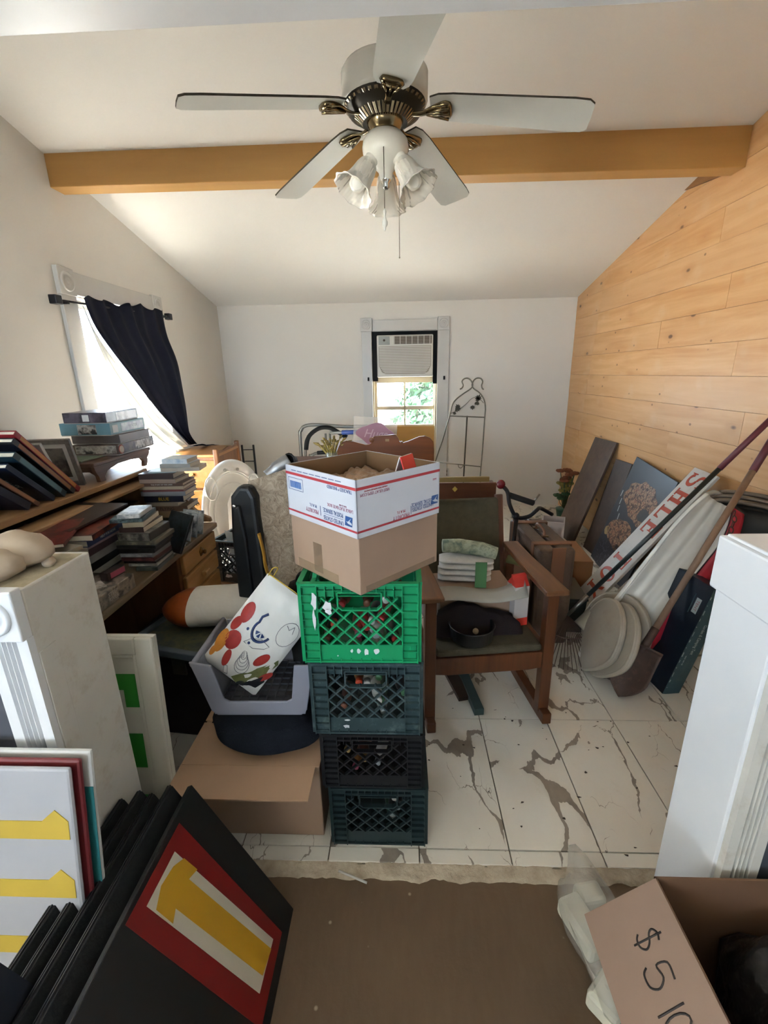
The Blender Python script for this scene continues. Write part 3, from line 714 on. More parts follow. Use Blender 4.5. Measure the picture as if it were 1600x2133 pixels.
crate('black milk crate second from the floor in the tall stack', -.258, .315, .249, .215, km)
c3 = crate('grey teal milk crate third from the floor under the green crate', -.276, .326, .465, .258, tm)
c4 = crate('bright green milk crate at the top of the tall stack', -.290, .334, .724, .258, gm)
torn = paint('torn_white_paper', '#d8d8da', 0.8, var=.05)
def scraps(c, fy, items):
    for (x, z, w, h, s) in items:
        rr = random.Random(s); n = 9
        poly = [(x + w/2 * math.cos(2 * PI * i / n) * rr.uniform(.55, 1.15), z + h/2 * math.sin(2 * PI * i / n) * rr.uniform(.55, 1.15)) for i in range(n)]
        b = MB(); b.prism(poly, fy, fy + .0008, plane='xz'); b.build('torn_label', torn, c)
scraps(c4, -.1665, [(-.128, .205, .020, .06, 1), (-.131, .15, .010, .07, 2), (-.090, .190, .030, .036, 3), (-.088, .172, .022, .02, 4)])
scraps(c4, -.1562, [(-.028, .036, .008, .014, 5), (-.008, .036, .014, .018, 6), (.014, .034, .018, .026, 7), (.046, .036, .022, .024, 8), (-.07, .02, .006, .006, 9)])
scraps(c3, -.1562, [(-.062, .048, .022, .007, 10), (-.066, .024, .022, .014, 11)])
def bottle(label, group, loc, body, cap, r=.017, h=.10, rot=(0, 0, 0)):
    t = thing('bottle', label, 'bottle', loc, rot, group)
    MB().lathe([(r * .9, 0), (r, .004), (r, h * .62), (r * .8, h * .72), (r * .45, h * .78), (r * .45, h * .82)], 14).build('body', body, t)
    MB().lathe([(r * .6, h * .79), (r * .62, h * .98), (r * .5, h), (.001, h)], 14).build('cap', cap, t); return t
capc = {k: paint('cap_' + k, v, .4) for k, v in dict(red='#c23333', orange='#e0502c', pink='#c9607a', white='#d8d4cc', green='#3f7048', gold='#c2a05e', brown='#7d4a34', grey='#a8acac').items()}
bodc = {k: paint('bottle_' + k, v, .35) for k, v in dict(red='#8e2a26', dark='#2a2626', white='#c9c9c4', green='#3f5b46', brown='#5a3325', amber='#8a5a2c').items()}
def fill(cx, z, w, spec, label, group):
    names = {}
    for i, (dx, dy, dz, bo, ca, lie) in enumerate(spec):
        k = names.setdefault((bo, ca), []); k.append(i)
        same = [q for q in spec if q[3:5] == (bo, ca)]; lab = label % (bo, ca)
        if len(same) > 1: lab = ('lower ' if dz == min(q[2] for q in same) else 'upper ') + lab
        bottle(lab, group, (cx + dx, 1.165 + dy, z + dz), bodc[bo], capc[ca], .018, .105, (rad(90) if lie else 0, 0, rad(R.uniform(-15, 15)) if lie else 0))
crates_in = [
 (-.123, .738, [(-.105, .13, .085, 'dark', 'orange', 1), (-.10, .13, .035, 'brown', 'brown', 1), (-.02, .12, .06, 'red', 'pink', 1), (-.005, .13, .075, 'red', 'red', 1), (.0, .135, .02, 'brown', 'pink', 1), (.03, .12, .055, 'white', 'grey', 1), (.04, .14, .09, 'dark', 'white', 1), (.045, .12, .022, 'white', 'white', 1), (.075, .13, .1, 'red', 'red', 1), (.08, .125, .03, 'dark', 'red', 1), (-.05, .15, .14, 'brown', 'red', 1), (.02, .15, .145, 'brown', 'brown', 1), (.055, .15, .155, 'dark', 'white', 1)], '%s bottle with %s cap lying in the green crate', 'bottles in the green crate'),
 (-.113, .479, [(-.07, .12, .06, 'brown', 'brown', 1), (-.03, .13, .14, 'amber', 'orange', 1), (-.005, .13, .135, 'white', 'white', 1), (.02, .12, .08, 'white', 'white', 1), (.045, .13, .075, 'green', 'green', 1), (.03, .13, .03, 'white', 'grey', 1), (.05, .14, .15, 'green', 'green', 1), (.09, .13, .1, 'dark', 'green', 1)], '%s bottle with %s cap lying in the grey teal crate', 'bottles in the grey teal crate'),
 (-.100, .263, [(-.06, .12, .10, 'dark', 'gold', 1), (-.045, .125, .06, 'brown', 'gold', 1), (-.01, .13, .14, 'brown', 'brown', 1), (.035, .13, .15, 'red', 'red', 1), (.03, .12, .05, 'white', 'grey', 1), (-.04, .12, .03, 'amber', 'pink', 1)], '%s bottle with %s cap lying in the black crate', 'bottles in the black crate'),
 (-.086, .014, [(.04, .12, .15, 'dark', 'white', 1), (.05, .12, .08, 'dark', 'grey', 1), (.075, .12, .11, 'dark', 'grey', 1), (.03, .12, .05, 'green', 'grey', 1)], '%s bottle with %s cap lying in the bottom crate', 'bottles in the bottom crate')]
for cx, z, spec, lab, grp in crates_in: fill(cx, z, .3, spec, lab, grp)

# ================================================================ the two boxes on top
card = NT('brown_cardboard', 0.8); v = card.tc(); f = card.noise(v, 6, 4); f2 = card.wave(card.tc((1, 1, 1)), 110, .3, 1)
card.col(card.mix(f, '#8f7663', '#a08672')); card.bump(f2, .05, .001); card = card.m
card_in = paint('cardboard_inside', '#7d5f40', .85, var=.06)
card_pale = paint('pale_cardboard', '#b08f73', .75, var=.05, scale=8)
tape = NT('clear_tape', .15); tape.col('#a98f70'); tape.set(Alpha=.22); tape = tape.m
a = rad(46.5)
bx = thing('cardboard_box', 'closed plain brown cardboard box under the white mailing box', 'box', (-.11, 1.068, .984), (0, 0, a))
MB().box(0, .312, 0, .306, 0, .163).build('body', card, bx, bevel=.002)
for s in ((.002, .153), (.153, .304)): MB().box(.001, .311, s[0] + .0008, s[1] - .0008, .163, .1655).build('top_flap', card, bx)
MB().box(-.0006, .0, .16, .20, .012, .10).build('tape_strip', tape, bx); MB().box(-.0008, -.0002, .09, .28, .0, .03).build('tape_strip', tape, bx); MB().box(.02, .30, -.0006, 0, 0, .02).build('tape_strip', tape, bx)

a = rad(45.3)
ub = thing('mailing_box', 'open white mailing box with red stripes at the top of the stack', 'box', (-.11, 1.043, 1.1505), (0, 0, a))
ubw = paint('mailer_white_card', '#bfc2ca', .4, var=.02); UX, UY, UH = .307, .312, .148
def wallp(x0, x1, y0, y1, ax):
    b = MB(); b.box(x0, x1, y0, y1, 0, UH); b.mat(1)
    return b
for (x0, x1, y0, y1, inn) in ((0, .004, 0, UY, '+x'), (UX - .004, UX, 0, UY, '-x'), (0, UX, 0, .004, '+y'), (0, UX, UY - .004, UY, '-y')):
    b = MB(); b.box(x0, x1, y0, y1, 0, UH); b.mat(1); e = .0006
    if inn == '+x': b.box(x1, x1 + e, y0 + .004, y1 - .004, .003, UH - .0005)
    if inn == '-x': b.box(x0 - e, x0, y0 + .004, y1 - .004, .003, UH - .0005)
    if inn == '+y': b.box(x0 + .004, x1 - .004, y1, y1 + e, .003, UH - .0005)
    if inn == '-y': b.box(x0 + .004, x1 - .004, y0 - e, y0, .003, UH - .0005)
    b.build('box_wall', [ubw, card_in], ub)
MB().box(.002, UX - .002, .002, UY - .002, 0, .004).build('box_bottom', card_in, ub)
red = paint('print_red', '#b5323c', .45); navy = paint('print_navy', '#2b4a86', .45); navy2 = paint('print_dark_blue', '#1f4f8c', .4); pink = paint('print_pinkish_red', '#a2506a', .45); blue = paint('print_barcode_blue', '#5c86c9', .45)
def face_print(W, right):
    # frame of the face seen from outside: u to the right, v down
    if not right: O = Vector((0, UY, UH)); ex = Vector((0, -1, 0))
    else: O = Vector((0, 0, UH)); ex = Vector((1, 0, 0))
    n = ex.cross(Vector((0, 0, 1)))
    def M(u, vv, flip=False):
        p = O + ex * (u * W) - Vector((0, 0, 1)) * (vv * UH) + n * .0006
        return basis(p, ex if not flip else -ex, (0, 0, 1) if not flip else (0, 0, -1))
    rc = lambda u0, u1, v0, v1, m, nm: sheet(rect((u1 - u0) * W, (v1 - v0) * UH), m, ub, M((u0 + u1) / 2, (v0 + v1) / 2), nm, .0003)
    tx = lambda s, u, vv, sz, m, sx=1, al='CENTER': text(s, sz, m, ub, M(u, vv, True), 'lettering', .0002, al, sx)
    rc(0, 1, .125, .175, red, 'red_stripe'); rc(0, 1, .868, .905, red, 'red_stripe')
    def eagle(u, vv, s):
        m = M(u, vv, True)
        sheet([(-s * .5, -s * .42), (s * .42, -s * .42), (s * .55, s * .42), (-s * .42, s * .42)], navy2, ub, m, 'postal_emblem', .0003)
        sheet([(-s * .42, s * .28), (s * .1, s * .20), (s * .36, s * .02), (s * .12, s * .04), (-s * .3, -s * .30), (-s * .38, -s * .38), (-s * .1, -s * .02), (-s * .38, s * .1)], ubw, ub, m @ Matrix.Translation((0, 0, .0003)), 'emblem_bird', .0002)
    if not right:
        for k in range(8): rc(.10 + k * .092, .10 + k * .092 + .075, .075, .088, navy, 'small_print')
        for (u0, u1, v0, v1) in ((.04, .27, .225, .233), (.04, .27, .455, .463), (.04, .043, .225, .463), (.267, .27, .225, .463)): rc(u0, u1, v0, v1, navy, 'barcode_frame')
        rr = random.Random(4); u = .065
        while u < .24:
            w = rr.choice((.003, .005, .009)); rc(u, u + w, .29, .42, blue, 'barcode_bar'); u += w + rr.choice((.003, .004, .006))
        tx('TRACKED \u2605 INSURED' if False else 'TRACKED * INSURED', .79, .215, .0125, navy, .85)
        tx('LARGE FLAT RATE BOX', .79, .545, .0125, pink, .8)
        tx('FOR U.S. MAIL', .83, .49, .006, pink, .8)
        tx('UNITED STATES', .695, .805, .0165, navy, .72); rc(.57, .825, .735, .741, navy, 'rule'); tx('POSTAL SERVICE.', .69, .665, .0165, navy, .68)
        eagle(.90, .735, .030); rc(.515, .520, .62, .80, navy, 'rule')
        tx('PRIORITY', .39, .755, .0165, pink, .85); tx('M A I L', .41, .655, .0125, navy, .9)
    else:
        tx('VISIT US AT USPS.COM', .20, .265, .0115, pink, .85); tx('ORDER FREE SUPPLIES ONLINE', .21, .208, .006, red, .95)
        rc(.905, .955, .285, .30, pink, 'small_print'); rc(.905, .955, .31, .318, pink, 'small_print')
        tx('UNITED STATES', .775, .775, .0155, navy, .78); rc(.665, .885, .735, .740, navy, 'rule'); tx('POSTAL SERVICE.', .77, .685, .0155, navy, .78)
        eagle(.935, .70, .030); rc(.615, .619, .69, .85, navy, 'rule')
        tx('PRIORITY', .495, .835, .0165, pink, .9); tx('M A I L', .495, .745, .0115, red, .9)
face_print(UY, False); face_print(UX, True)
# crumpled wrapped thing and red tent card in the mailing box
wr_m = NT('crinkled_brown_wrap', .3); wv = wr_m.tc(); wr_m.col(wr_m.mix(wr_m.noise(wv, 16, 5), '#7d5a45', '#c0a285')); wr_m.bump(wr_m.noise(wv, 30, 4), .8, .01)
b = MB(); b.grid(lambda u, v: (.012 + .283 * u, .012 + .288 * v, (.098 + .010 * noise.noise(Vector((u * 6, v * 6, 1))) + .012 * noise.noise(Vector((u * 17, v * 15, 5)))) if 0 < u < 1 and 0 < v < 1 else .006), 40, 40)
o = b.build('wrapped_parcel', wr_m.m, None, loc=(-.11, 1.043, 1.1505), rot=(0, 0, a)); tag(o, 'crinkled brown wrapped parcel lying inside the white mailing box', 'parcel')
tc = thing('tent_card', 'red and white folded card standing in the white mailing box', 'card', (.01, 1.225, 1.245), (0, 0, rad(62)))
rm = paint('glossy_red_card', '#d4302c', .35); wm = paint('white_card', '#d5cfcb', .5)
b = MB(); b.box(-.035, .035, -.0015, .0015, 0, .085, Fr((0, -.028, 0), (rad(-18), 0, 0))); b.build('red_side', rm, tc)
b = MB(); b.box(-.035, .035, -.0015, .0015, 0, .085, Fr((0, .026, 0), (rad(18), 0, 0))); b.build('white_side', wm, tc)
b = MB(); b.prism([(-.026, 0), (.024, 0), (0, .078)], .033, .0345, plane='yz'); b.build('end_fold', wm, tc)

# ================================================================ left of the stack: carton, blanket, tray, shopping bag
cb = thing('cardboard_carton', 'big brown carton with half open flaps on the floor left of the crates', 'box', (-.515, 1.38, 0))
MB().box(-.225, .235, -.205, .22, .0, .30).build('body', card, cb, bevel=.003)
MB().box(-.230, .222, -.33, -.205, .298, .303).build('front_flap', card_pale, cb)
MB().box(-.229, .236, -.205, -.015, .3005, .3045).build('top_flap', card_pale, cb); MB().box(-.229, .236, -.005, .222, .3005, .3045).build('top_flap', card_pale, cb)
MB().box(-.2, -.12, -.018, -.002, .3046, .306).build('flap_gap_shade', paint('gap_shade_dark', '#1d150f', .9), cb)  # flat dark strip paints the shade in the gap between the flaps
nb = fabric('navy_fleece', '#12141b', '#1e212a', 18, .95, .6)
b = MB(); b.ball((0, 0, .045), .20, .15, .062, 28, wob=.22, seed=3)
for i, p in enumerate(b.v):
    x, y, z = p; b.v[i] = (x, y, max(z, .0) if z < .05 else min(z, .092))
o = b.build('blanket', nb, None, loc=(-.485, 1.33, .3055), sub=1); tag(o, 'folded navy blanket under the grey tray on the carton', 'blanket')
def tray():
    g = paint('grey_plastic_tray', '#8d8f9c', .45, var=.03)
    t = thing('tray', 'grey plastic tray with a cut out front on the navy blanket', 'tray', (-.505, 1.30, .402), (0, 0, rad(1)))
    o_ = [(-.148, 0), (.148, 0), (.168, .02), (.200, .20), (.135, .20), (.118, .065), (.10, .055), (-.10, .055), (-.118, .065), (-.148, .20), (-.222, .215), (-.215, .195), (-.168, .02)]
    b = MB(); b.prism(o_, -.006, .004, plane='xz'); b.build('front_wall', g, t, bevel=.003)
    for s in (-1, 1):
        b = MB(); k = .212 if s < 0 else .198
        b._add([(s * .160, 0, 0), (s * .160, .26, 0), (s * k, .30, .20), (s * k, 0, .20), (s * .153, 0, 0), (s * .153, .26, 0), (s * (k - .007), .30, .20), (s * (k - .007), 0, .20)], [(0, 1, 2, 3), (7, 6, 5, 4), (0, 4, 5, 1), (1, 5, 6, 2), (2, 6, 7, 3), (3, 7, 4, 0)]); b.build('side_wall', g, t)
        MB().tube([(s * k, 0, .202), (s * k, .30, .202)], .010).build('rolled_rim', g, t)
    b = MB(); b._add([(-.155, .26, 0), (.155, .26, 0), (.2, .30, .2), (-.2, .30, .2), (-.155, .267, 0), (.155, .267, 0), (.2, .307, .2), (-.2, .307, .2)], [(0, 3, 2, 1), (4, 5, 6, 7), (0, 1, 5, 4), (1, 2, 6, 5), (2, 3, 7, 6), (3, 0, 4, 7)]); b.build('back_wall', g, t)
    MB().box(-.155, .155, 0, .26, 0, .008).build('bottom', g, t)
    gm_ = paint('dark_grid_mat', '#3a3c45', .6); b = MB(); b.box(-.14, .14, .01, .25, .030, .034)
    for i in range(10): b.box(-.14 + i * .031, -.137 + i * .031, .01, .25, .034, .042)
    for i in range(8): b.box(-.14, .14, .012 + i * .033, .015 + i * .033, .034, .042)
    b.build('grid_mat', gm_, t)
tray()
def shopping_bag():
    m = NT('white_woven_bag', .45); v = m.tc(); m.col(m.mix(m.noise(v, 5, 4), '#c4c2bd', '#dcdbd7')); m.bump(m.noise(v, 7, 4), .5, .02)
    # bag frame: u along the bottom-left to top-right edges; the flat bag lies back in the tray
    M = basis((-.500, 1.375, .668), (.62, .06, .78), (-.78, .10, .62)) @ Matrix.Diagonal((1.25, .95, 1, 1))   # x: towards bag mouth, y: across
    g = tag(bpy.data.objects.new('shopping_bag', None), 'white vegetable print shopping bag leaning in the grey tray', 'bag'); COL.objects.link(g); g.matrix_basis = M
    Lb, Wb = .33, .245
    def surf(s):
        def f(u, v):
            x = -Lb / 2 + Lb * u; w = Wb * (1 - .05 * u); y = (-.5 + v) * w
            q = (1 - (2 * u - 1) ** 2) ** .5 * (1 - (2 * v - 1) ** 2) ** .5 if 0 < u < 1 and 0 < v < 1 else 0
            return (x, y, s * (.030 * q + .004 * noise.noise(Vector((u * 5, v * 5, 3 + s))) * q * 2))
        return f
    hgt = surf(1)
    b = MB(); b.grid(surf(1), 26, 22); b.grid(lambda u, v: surf(-1)(u, 1 - v), 26, 22); b.build('body', m.m, g)
    yel = paint('yellow_bag_trim', '#c8a63a', .5); b = MB(); b.tube([(Lb/2, -.10, 0), (Lb/2 + .003, 0, 0), (Lb/2, .115, 0)], .0018); b.build('trim_cord', yel, g)
    b = MB(); b.tube(smooth_path([(Lb/2 - .005, .110, .0), (Lb/2 + .022, .112, .004), (Lb/2 + .030, .098, .004), (Lb/2 + .004, .094, 0)], 5), .0022); b.build('handle_loop', yel, g)
    P = {'tom': paint('print_tomato_red', '#b0352f', .45, var=.15, scale=40), 'or': paint('print_orange_pepper', '#d88a35', .45, var=.15, scale=40), 'gr': paint('print_asparagus', '#6f7440', .5, var=.2, scale=50), 'egg': paint('print_aubergine', '#22262a', .4, var=.2), 'ink': paint('print_grey_ink', '#7d7f86', .6), 'bl': paint('print_logo_navy', '#233a6e', .45)}
    def on(x, y, dz=.0012):
        u = (x + Lb/2) / Lb; v = y / (Wb * (1 - .05 * u)) + .5; return Vector((x, y, hgt(min(max(u, .02), .98), min(max(v, .02), .98))[2] + dz))
    def patch(pts, mat, nm):
        c = Vector((sum(p[0] for p in pts) / len(pts), sum(p[1] for p in pts) / len(pts))); b = MB(); n = len(pts)
        vs = [on(c.x, c.y)] + [on(c.x + (p[0] - c.x) * .55, c.y + (p[1] - c.y) * .55) for p in pts] + [on(*p) for p in pts]
        fs = [(0, 1 + i, 1 + (i + 1) % n) for i in range(n)] + [(1 + i, 1 + n + i, 1 + n + (i + 1) % n, 1 + (i + 1) % n) for i in range(n)]
        b._add(vs, fs, True); b.build(nm, mat, g)
    ell = lambda x, y, a, b_, r=0, n=18, w=0.0: [(x + a * math.cos(t) * math.cos(r) - b_ * math.sin(t) * math.sin(r), y + a * math.cos(t) * math.sin(r) + b_ * math.sin(t) * math.cos(r)) for t in [2 * PI * i / n for i in range(n)]]
    line = lambda pts, nm, mat=None, r=.0009: MB().tube([on(*p, .0012) for p in pts], r, 4).build(nm, mat or P['ink'], g)
    patch(ell(.045, .088, .034, .022, .1), P['tom'], 'tomato_print'); patch(ell(-.002, .098, .026, .016, -.2), P['tom'], 'tomato_print'); patch(ell(-.048, .072, .032, .030), P['tom'], 'tomato_print')
    patch(ell(-.075, .104, .040, .020, .15), P['or'], 'pepper_print'); patch(ell(-.118, .108, .018, .010), P['or'], 'pepper_print'); patch(ell(-.105, .050, .030, .014, .25), P['tom'], 'carrot_print')
    patch([(-.160, -.030), (-.150, -.005), (-.118, -.03), (-.05, -.085), (-.02, -.108), (-.035, -.118), (-.09, -.100), (-.14, -.06)], P['gr'], 'asparagus_print')
    patch([(-.162, -.032), (-.158, -.055), (-.135, -.105), (-.105, -.118), (-.09, -.10), (-.12, -.075), (-.145, -.04)], P['egg'], 'aubergine_print')
    patch(ell(-.045, -.058, .030, .017, -.5), P['tom'], 'tomato_print'); patch(ell(-.088, -.108, .026, .012, -.6), P['tom'], 'tomato_print')
    line(ell(.062, -.075, .040, .034)+[(.102, -.075)], 'apple_outline'); line([(.092, -.08), (.075, -.07), (.085, -.055)], 'apple_outline'); line([(.092, -.08), (.070, -.088)], 'apple_outline')
    line([(-.03, .036), (-.005, .02), (.008, -.012), (.002, -.05), (-.012, -.04), (-.03, -.005), (-.03, .036)], 'pear_outline')
    for k in range(5): line(ell(-.095 + .008 * k, -.012 + .004 * k, .030 - .004 * k, .026 - .004 * k, .4), 'pepper_outline')
    line([(-.13, .04), (-.155, .028), (-.15, .012), (-.125, .03), (-.13, .04)], 'pepper_outline')
    arc = [(.028 + .034 * math.cos(t), .004 + .034 * math.sin(t)) for t in [rad(60 + 200 * i / 14) for i in range(15)]]
    line([(.080, .024), (.062, .036)] + arc, 'logo_arc', P['bl'], .0045)
    for t0 in (105, 155, 205):
        patch([(.028 + .004 * math.cos(rad(t0 + 18)), .004 + .004 * math.sin(rad(t0 + 18)))] + [(.028 + .021 * math.cos(rad(t0 + i * 9)), .004 + .021 * math.sin(rad(t0 + i * 9))) for i in range(5)], P['bl'], 'logo_segment')
    patch(ell(.008, .052, .005, .005), P['bl'], 'logo_dot'); patch(ell(-.022, .018, .005, .005), P['bl'], 'logo_dot')
shopping_bag()
# cabinet door with green shapes
cdm = paint('cabinet_door_cream', '#cfcabb', .45, var=.04)
cdr = thing('door_panel', 'cream cabinet door with green painted shapes leaning behind the left half wall', 'door panel', (-.90, 1.10, .0), (rad(-4), 0, 0))
MB().box(-.155, .155, 0, .02, 0, .805).build('panel', cdm, cdr, bevel=.003)
for (x0, x1, z0, z1) in ((-.155, -.10, 0, .805), (.10, .155, 0, .805), (-.10, .10, 0, .055), (-.10, .10, .75, .805)): MB().box(x0, x1, -.012, 0, z0, z1).build('frame_rail', cdm, cdr, bevel=.005)
for (x0, x1, z0, z1) in ((-.10, -.088, .055, .75), (.088, .10, .055, .75), (-.088, .088, .738, .75)): MB().box(x0, x1, -.007, 0, z0, z1).build('bead', cdm, cdr, bevel=.003)
gp = paint('green_print', '#2f8a2c', .5, var=.06)
for poly in ([(-.08, .68), (.082, .68), (.082, .565), (.04, .565), (.04, .625), (-.08, .625)], [(-.08, .47), (.078, .47), (.078, .345), (.03, .345), (.03, .40), (-.08, .40)], [(-.08, .24), (.08, .24), (.08, .13), (-.08, .13)]):
    b = MB(); b.prism(poly, -.0012, 0, plane='xz'); b.build('green_shape', gp, cdr)
# ================================================================ old desk along the left wall
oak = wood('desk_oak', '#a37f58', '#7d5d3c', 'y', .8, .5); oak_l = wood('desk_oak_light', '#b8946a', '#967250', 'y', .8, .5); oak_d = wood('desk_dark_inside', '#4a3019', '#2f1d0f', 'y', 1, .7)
pine_d = wood('desk_drawer_pine', '#b48e5e', '#94703f', 'y', .9, .45); brass = metal('knob_brass', '#7d5f35', .35)
def desk():
    d = thing('writing_desk', 'long brown wooden desk with a hutch covered in books along the left wall', 'desk', (-1.5, 1.84, 0))
    def bx(x0, x1, y0, y1, z0, z1, nm, m, bev=.003, par=None): return MB().box(x0 + 1.5, x1 + 1.5, y0 - 1.84, y1 - 1.84, z0, z1).build(nm, m, par or d, bevel=bev)
    bx(-1.93, -1.065, 1.15, 2.44, .712, .740, 'desk_top', wood('desk_top_worn', '#7d6b55', '#5c4a36', 'y', .7, .55), .006)
    bx(-1.92, -1.455, 1.12, 2.50, 1.022, 1.048, 'hutch_top', oak, .004)
    bx(-1.50, -1.40, 1.12, 2.47, .975, .990, 'hutch_ledge', oak_l, .003)
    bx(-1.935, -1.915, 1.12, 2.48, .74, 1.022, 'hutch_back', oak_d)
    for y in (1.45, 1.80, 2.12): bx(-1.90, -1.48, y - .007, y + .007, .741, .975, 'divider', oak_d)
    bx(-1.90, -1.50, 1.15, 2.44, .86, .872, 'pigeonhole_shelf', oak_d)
    cur = [(-1.92, .741), (-1.10, .741), (-1.105, .765), (-1.16, .79), (-1.20, .83), (-1.23, .89), (-1.28, .95), (-1.36, 1.0), (-1.455, 1.021), (-1.92, 1.021)]
    for y in (2.44, 1.13): MB().prism([(x + 1.5, z) for x, z in cur], y - 1.84, y - 1.84 + .025, plane='xz').build('curved_side', oak, d, bevel=.003)
    # pedestals
    bx(-1.88, -1.10, 2.00, 2.44, .06, .711, 'pedestal', wood('pedestal_wood', '#7a4f2c', '#5a3618', 'z', .8))
    bx(-1.90, -1.085, 1.99, 2.45, .0, .06, 'plinth', oak)
    bx(-1.88, -1.085, 1.16, 1.34, .0, .711, 'pedestal', wood('pedestal_wood', '#7a4f2c', '#5a3618', 'z', .8))
    for z0, z1 in ((.595, .695), (.475, .58), (.34, .46), (.09, .325)):
        dr = bx(-1.101, -1.078, 2.03, 2.42, z0, z1, 'drawer', pine_d, .006)
        zz = (z0 + z1) / 2
        if z0 > .55:
            MB().lathe([(.022, 0), (.020, .004), (.010, .006), (.008, .014), (.013, .02), (.010, .026), (.001, .028)], 10, M=Fr((-1.078 + 1.5, 2.225 - 1.84, zz), (0, PI/2, 0)), wob=lambda i, j: .25 * (j % 2) if i < 2 else 0).build('knob', brass, dr)
        else:
            MB().box(-1.080 + 1.5, -1.055 + 1.5, 2.195 - 1.84, 2.255 - 1.84, zz - .012, zz + .012).build('knob', pine_d, dr, bevel=.006)
desk()

# ---------------------------------------------------------------- books
page = NT('book_pages', .8); pv = page.tc((1, 1, 1)); page.col(page.mix(page.wave(pv, 160, .4, 1, direction='Z'), '#b9ae9c', '#d8cfbf')); page = page.m
COV = {}
def cov(hexc, rough=.4, var=.1):
    k = 'cover_' + hexc.lstrip('#')
    return paint(k, hexc, rough, var=var, scale=14)
def photo_cov(nm, *cols): return blotch('cover_print_' + nm, list(cols), 16, .3)
def book(label, L, D, T, loc, rot, cover, group=None, name='book', pages=None, hard=True, cat='book', text_=None, spine_m=None):
    """lying flat: spine along local x on the -y side, T thick"""
    b = thing(name, label, cat, loc, rot, group); c = .0025 if hard else .001; e = .004 if hard else 0
    k = MB(); k.box(-L/2, L/2, -D/2, D/2, 0, c); k.box(-L/2, L/2, -D/2, D/2, T - c, T); k.box(-L/2, L/2, -D/2, -D/2 + c, c, T - c); k.build('cover', cover, b)
    MB().box(-L/2 + e, L/2 - e, -D/2 + c, D/2 - e, c, T - c).build('pages', pages or page, b)
    if spine_m: MB().box(-L/2 * .8, L/2 * .8, -D/2 - .0006, -D/2, T * .15, T * .85).build('spine_label', spine_m, b)
    if text_:
        s, m, sz = text_; text(s, sz, m, b, basis((0, -D/2 - .0008, T/2), (1, 0, 0), (0, 0, 1)), 'lettering', .0002)
    return b
def dvd(label, L, D, T, loc, rot, cover, group=None, box=None):
    b = thing('disc_case', label, 'disc case', loc, rot, group)
    MB().box(-L/2, L/2, -D/2, D/2, 0, T).build('case', box or cov('#17181b', .3), b, bevel=.0015, segs=1)
    MB().box(-L/2 + .004, L/2 - .002, -D/2 + .003, D/2 - .003, T, T + .0004).build('sleeve_front', cover, b)
    MB().box(-L/2 + .004, L/2 - .004, -D/2 - .0004, -D/2, .0015, T - .0015).build('sleeve_spine', cover, b); return b
wht = paint('print_white', '#d9d7d2', .5); blkp = paint('print_black', '#1a1a1c', .5); yelp = paint('print_yellow', '#d4b02c', .45)
# tall stack by the tub (bottom to top); x0, x1 of the spine, z bottom, thickness
TG = 'books in the tall stack at the far end of the desk'
tall = [
 (-1.36, -1.236, .7405, .018, '#3a3630', 'dark paperback at the foot of the tall book stack', None),
 (-1.365, -1.232, .759, .020, '#7a6a58', 'taupe paperback second from the foot of the tall book stack', None),
 (-1.353, -1.223, .7795, .019, '#2f3324', 'dark olive book third from the foot of the tall book stack', None),
 (-1.391, -1.208, .799, .036, '#8b7560', 'thick tan book in the lower part of the tall stack', None),
 (-1.407, -1.184, .8355, .029, '#6d5548', 'brown hardback with FLYING on its spine in the tall stack', ('FLYING', blkp, .024)),
 (-1.402, -1.225, .865, .020, '#a39a8e', 'pale grey paperback above the FLYING book in the tall stack', None),
 (-1.416, -1.202, .8855, .034, '#1b1f3a', 'navy book with yellow letters on its spine in the tall stack', ('BLUE', yelp, .026)),
 (-1.428, -1.184, .920, .026, '#8d9299', 'grey blue hardback lying on the navy book in the tall stack', None),
 (-1.412, -1.190, .9465, .010, '#6b3535', 'thin maroon book in the middle of the tall stack', None),
 (-1.429, -1.188, .957, .017, '#b0a48f', 'cream book on the thin maroon one in the tall stack', None),
 (-1.422, -1.190, .9745, .018, '#63493a', 'brown book with a lettered spine in the upper tall stack', ('THE STORY OF THE LAND', wht, .010)),
 (-1.422, -1.217, .993, .021, '#a18d80', 'pinkish tan hardback in the upper part of the tall stack', None),
 (-1.425, -1.238, 1.0145, .030, '#41302b', 'dark brown thick book below the pale ones in the tall stack', None),
 (-1.385, -1.240, 1.045, .007, '#a9c0c0', 'thin pale teal booklet sticking out of the tall stack', None),
 (-1.308, -1.105, 1.0525, .020, '#b4aa9b', 'cream paperback third from the top of the tall stack', None),
 (-1.310, -1.143, 1.073, .020, '#aaa79f', 'off white paperback second from the top of the tall stack', None),
 (-1.294, -1.152, 1.0935, .026, '#a9aeb0', 'pale book with a blue and white cover topping the tall stack', None)]
for i, (x0, x1, z, t, c, lab, tx) in enumerate(tall):
    m = cov(c) if i < 16 else photo_cov('sky', '#9fb6c8', '#d9dfe2', '#c0cdd6')
    D = R.uniform(.155, .175) if i < 13 else .13; rz = R.uniform(-.05, .05) + (.12 if i in (14, 13) else 0)
    book(lab, x1 - x0, D, t, ((x0 + x1)/2, 2.345 + D/2 + R.uniform(-.006, .006) - (.0 if i < 13 else -.03), z), (0, 0, rz), m, TG, hard=(i not in (0, 1, 13, 14, 15)), text_=tx)
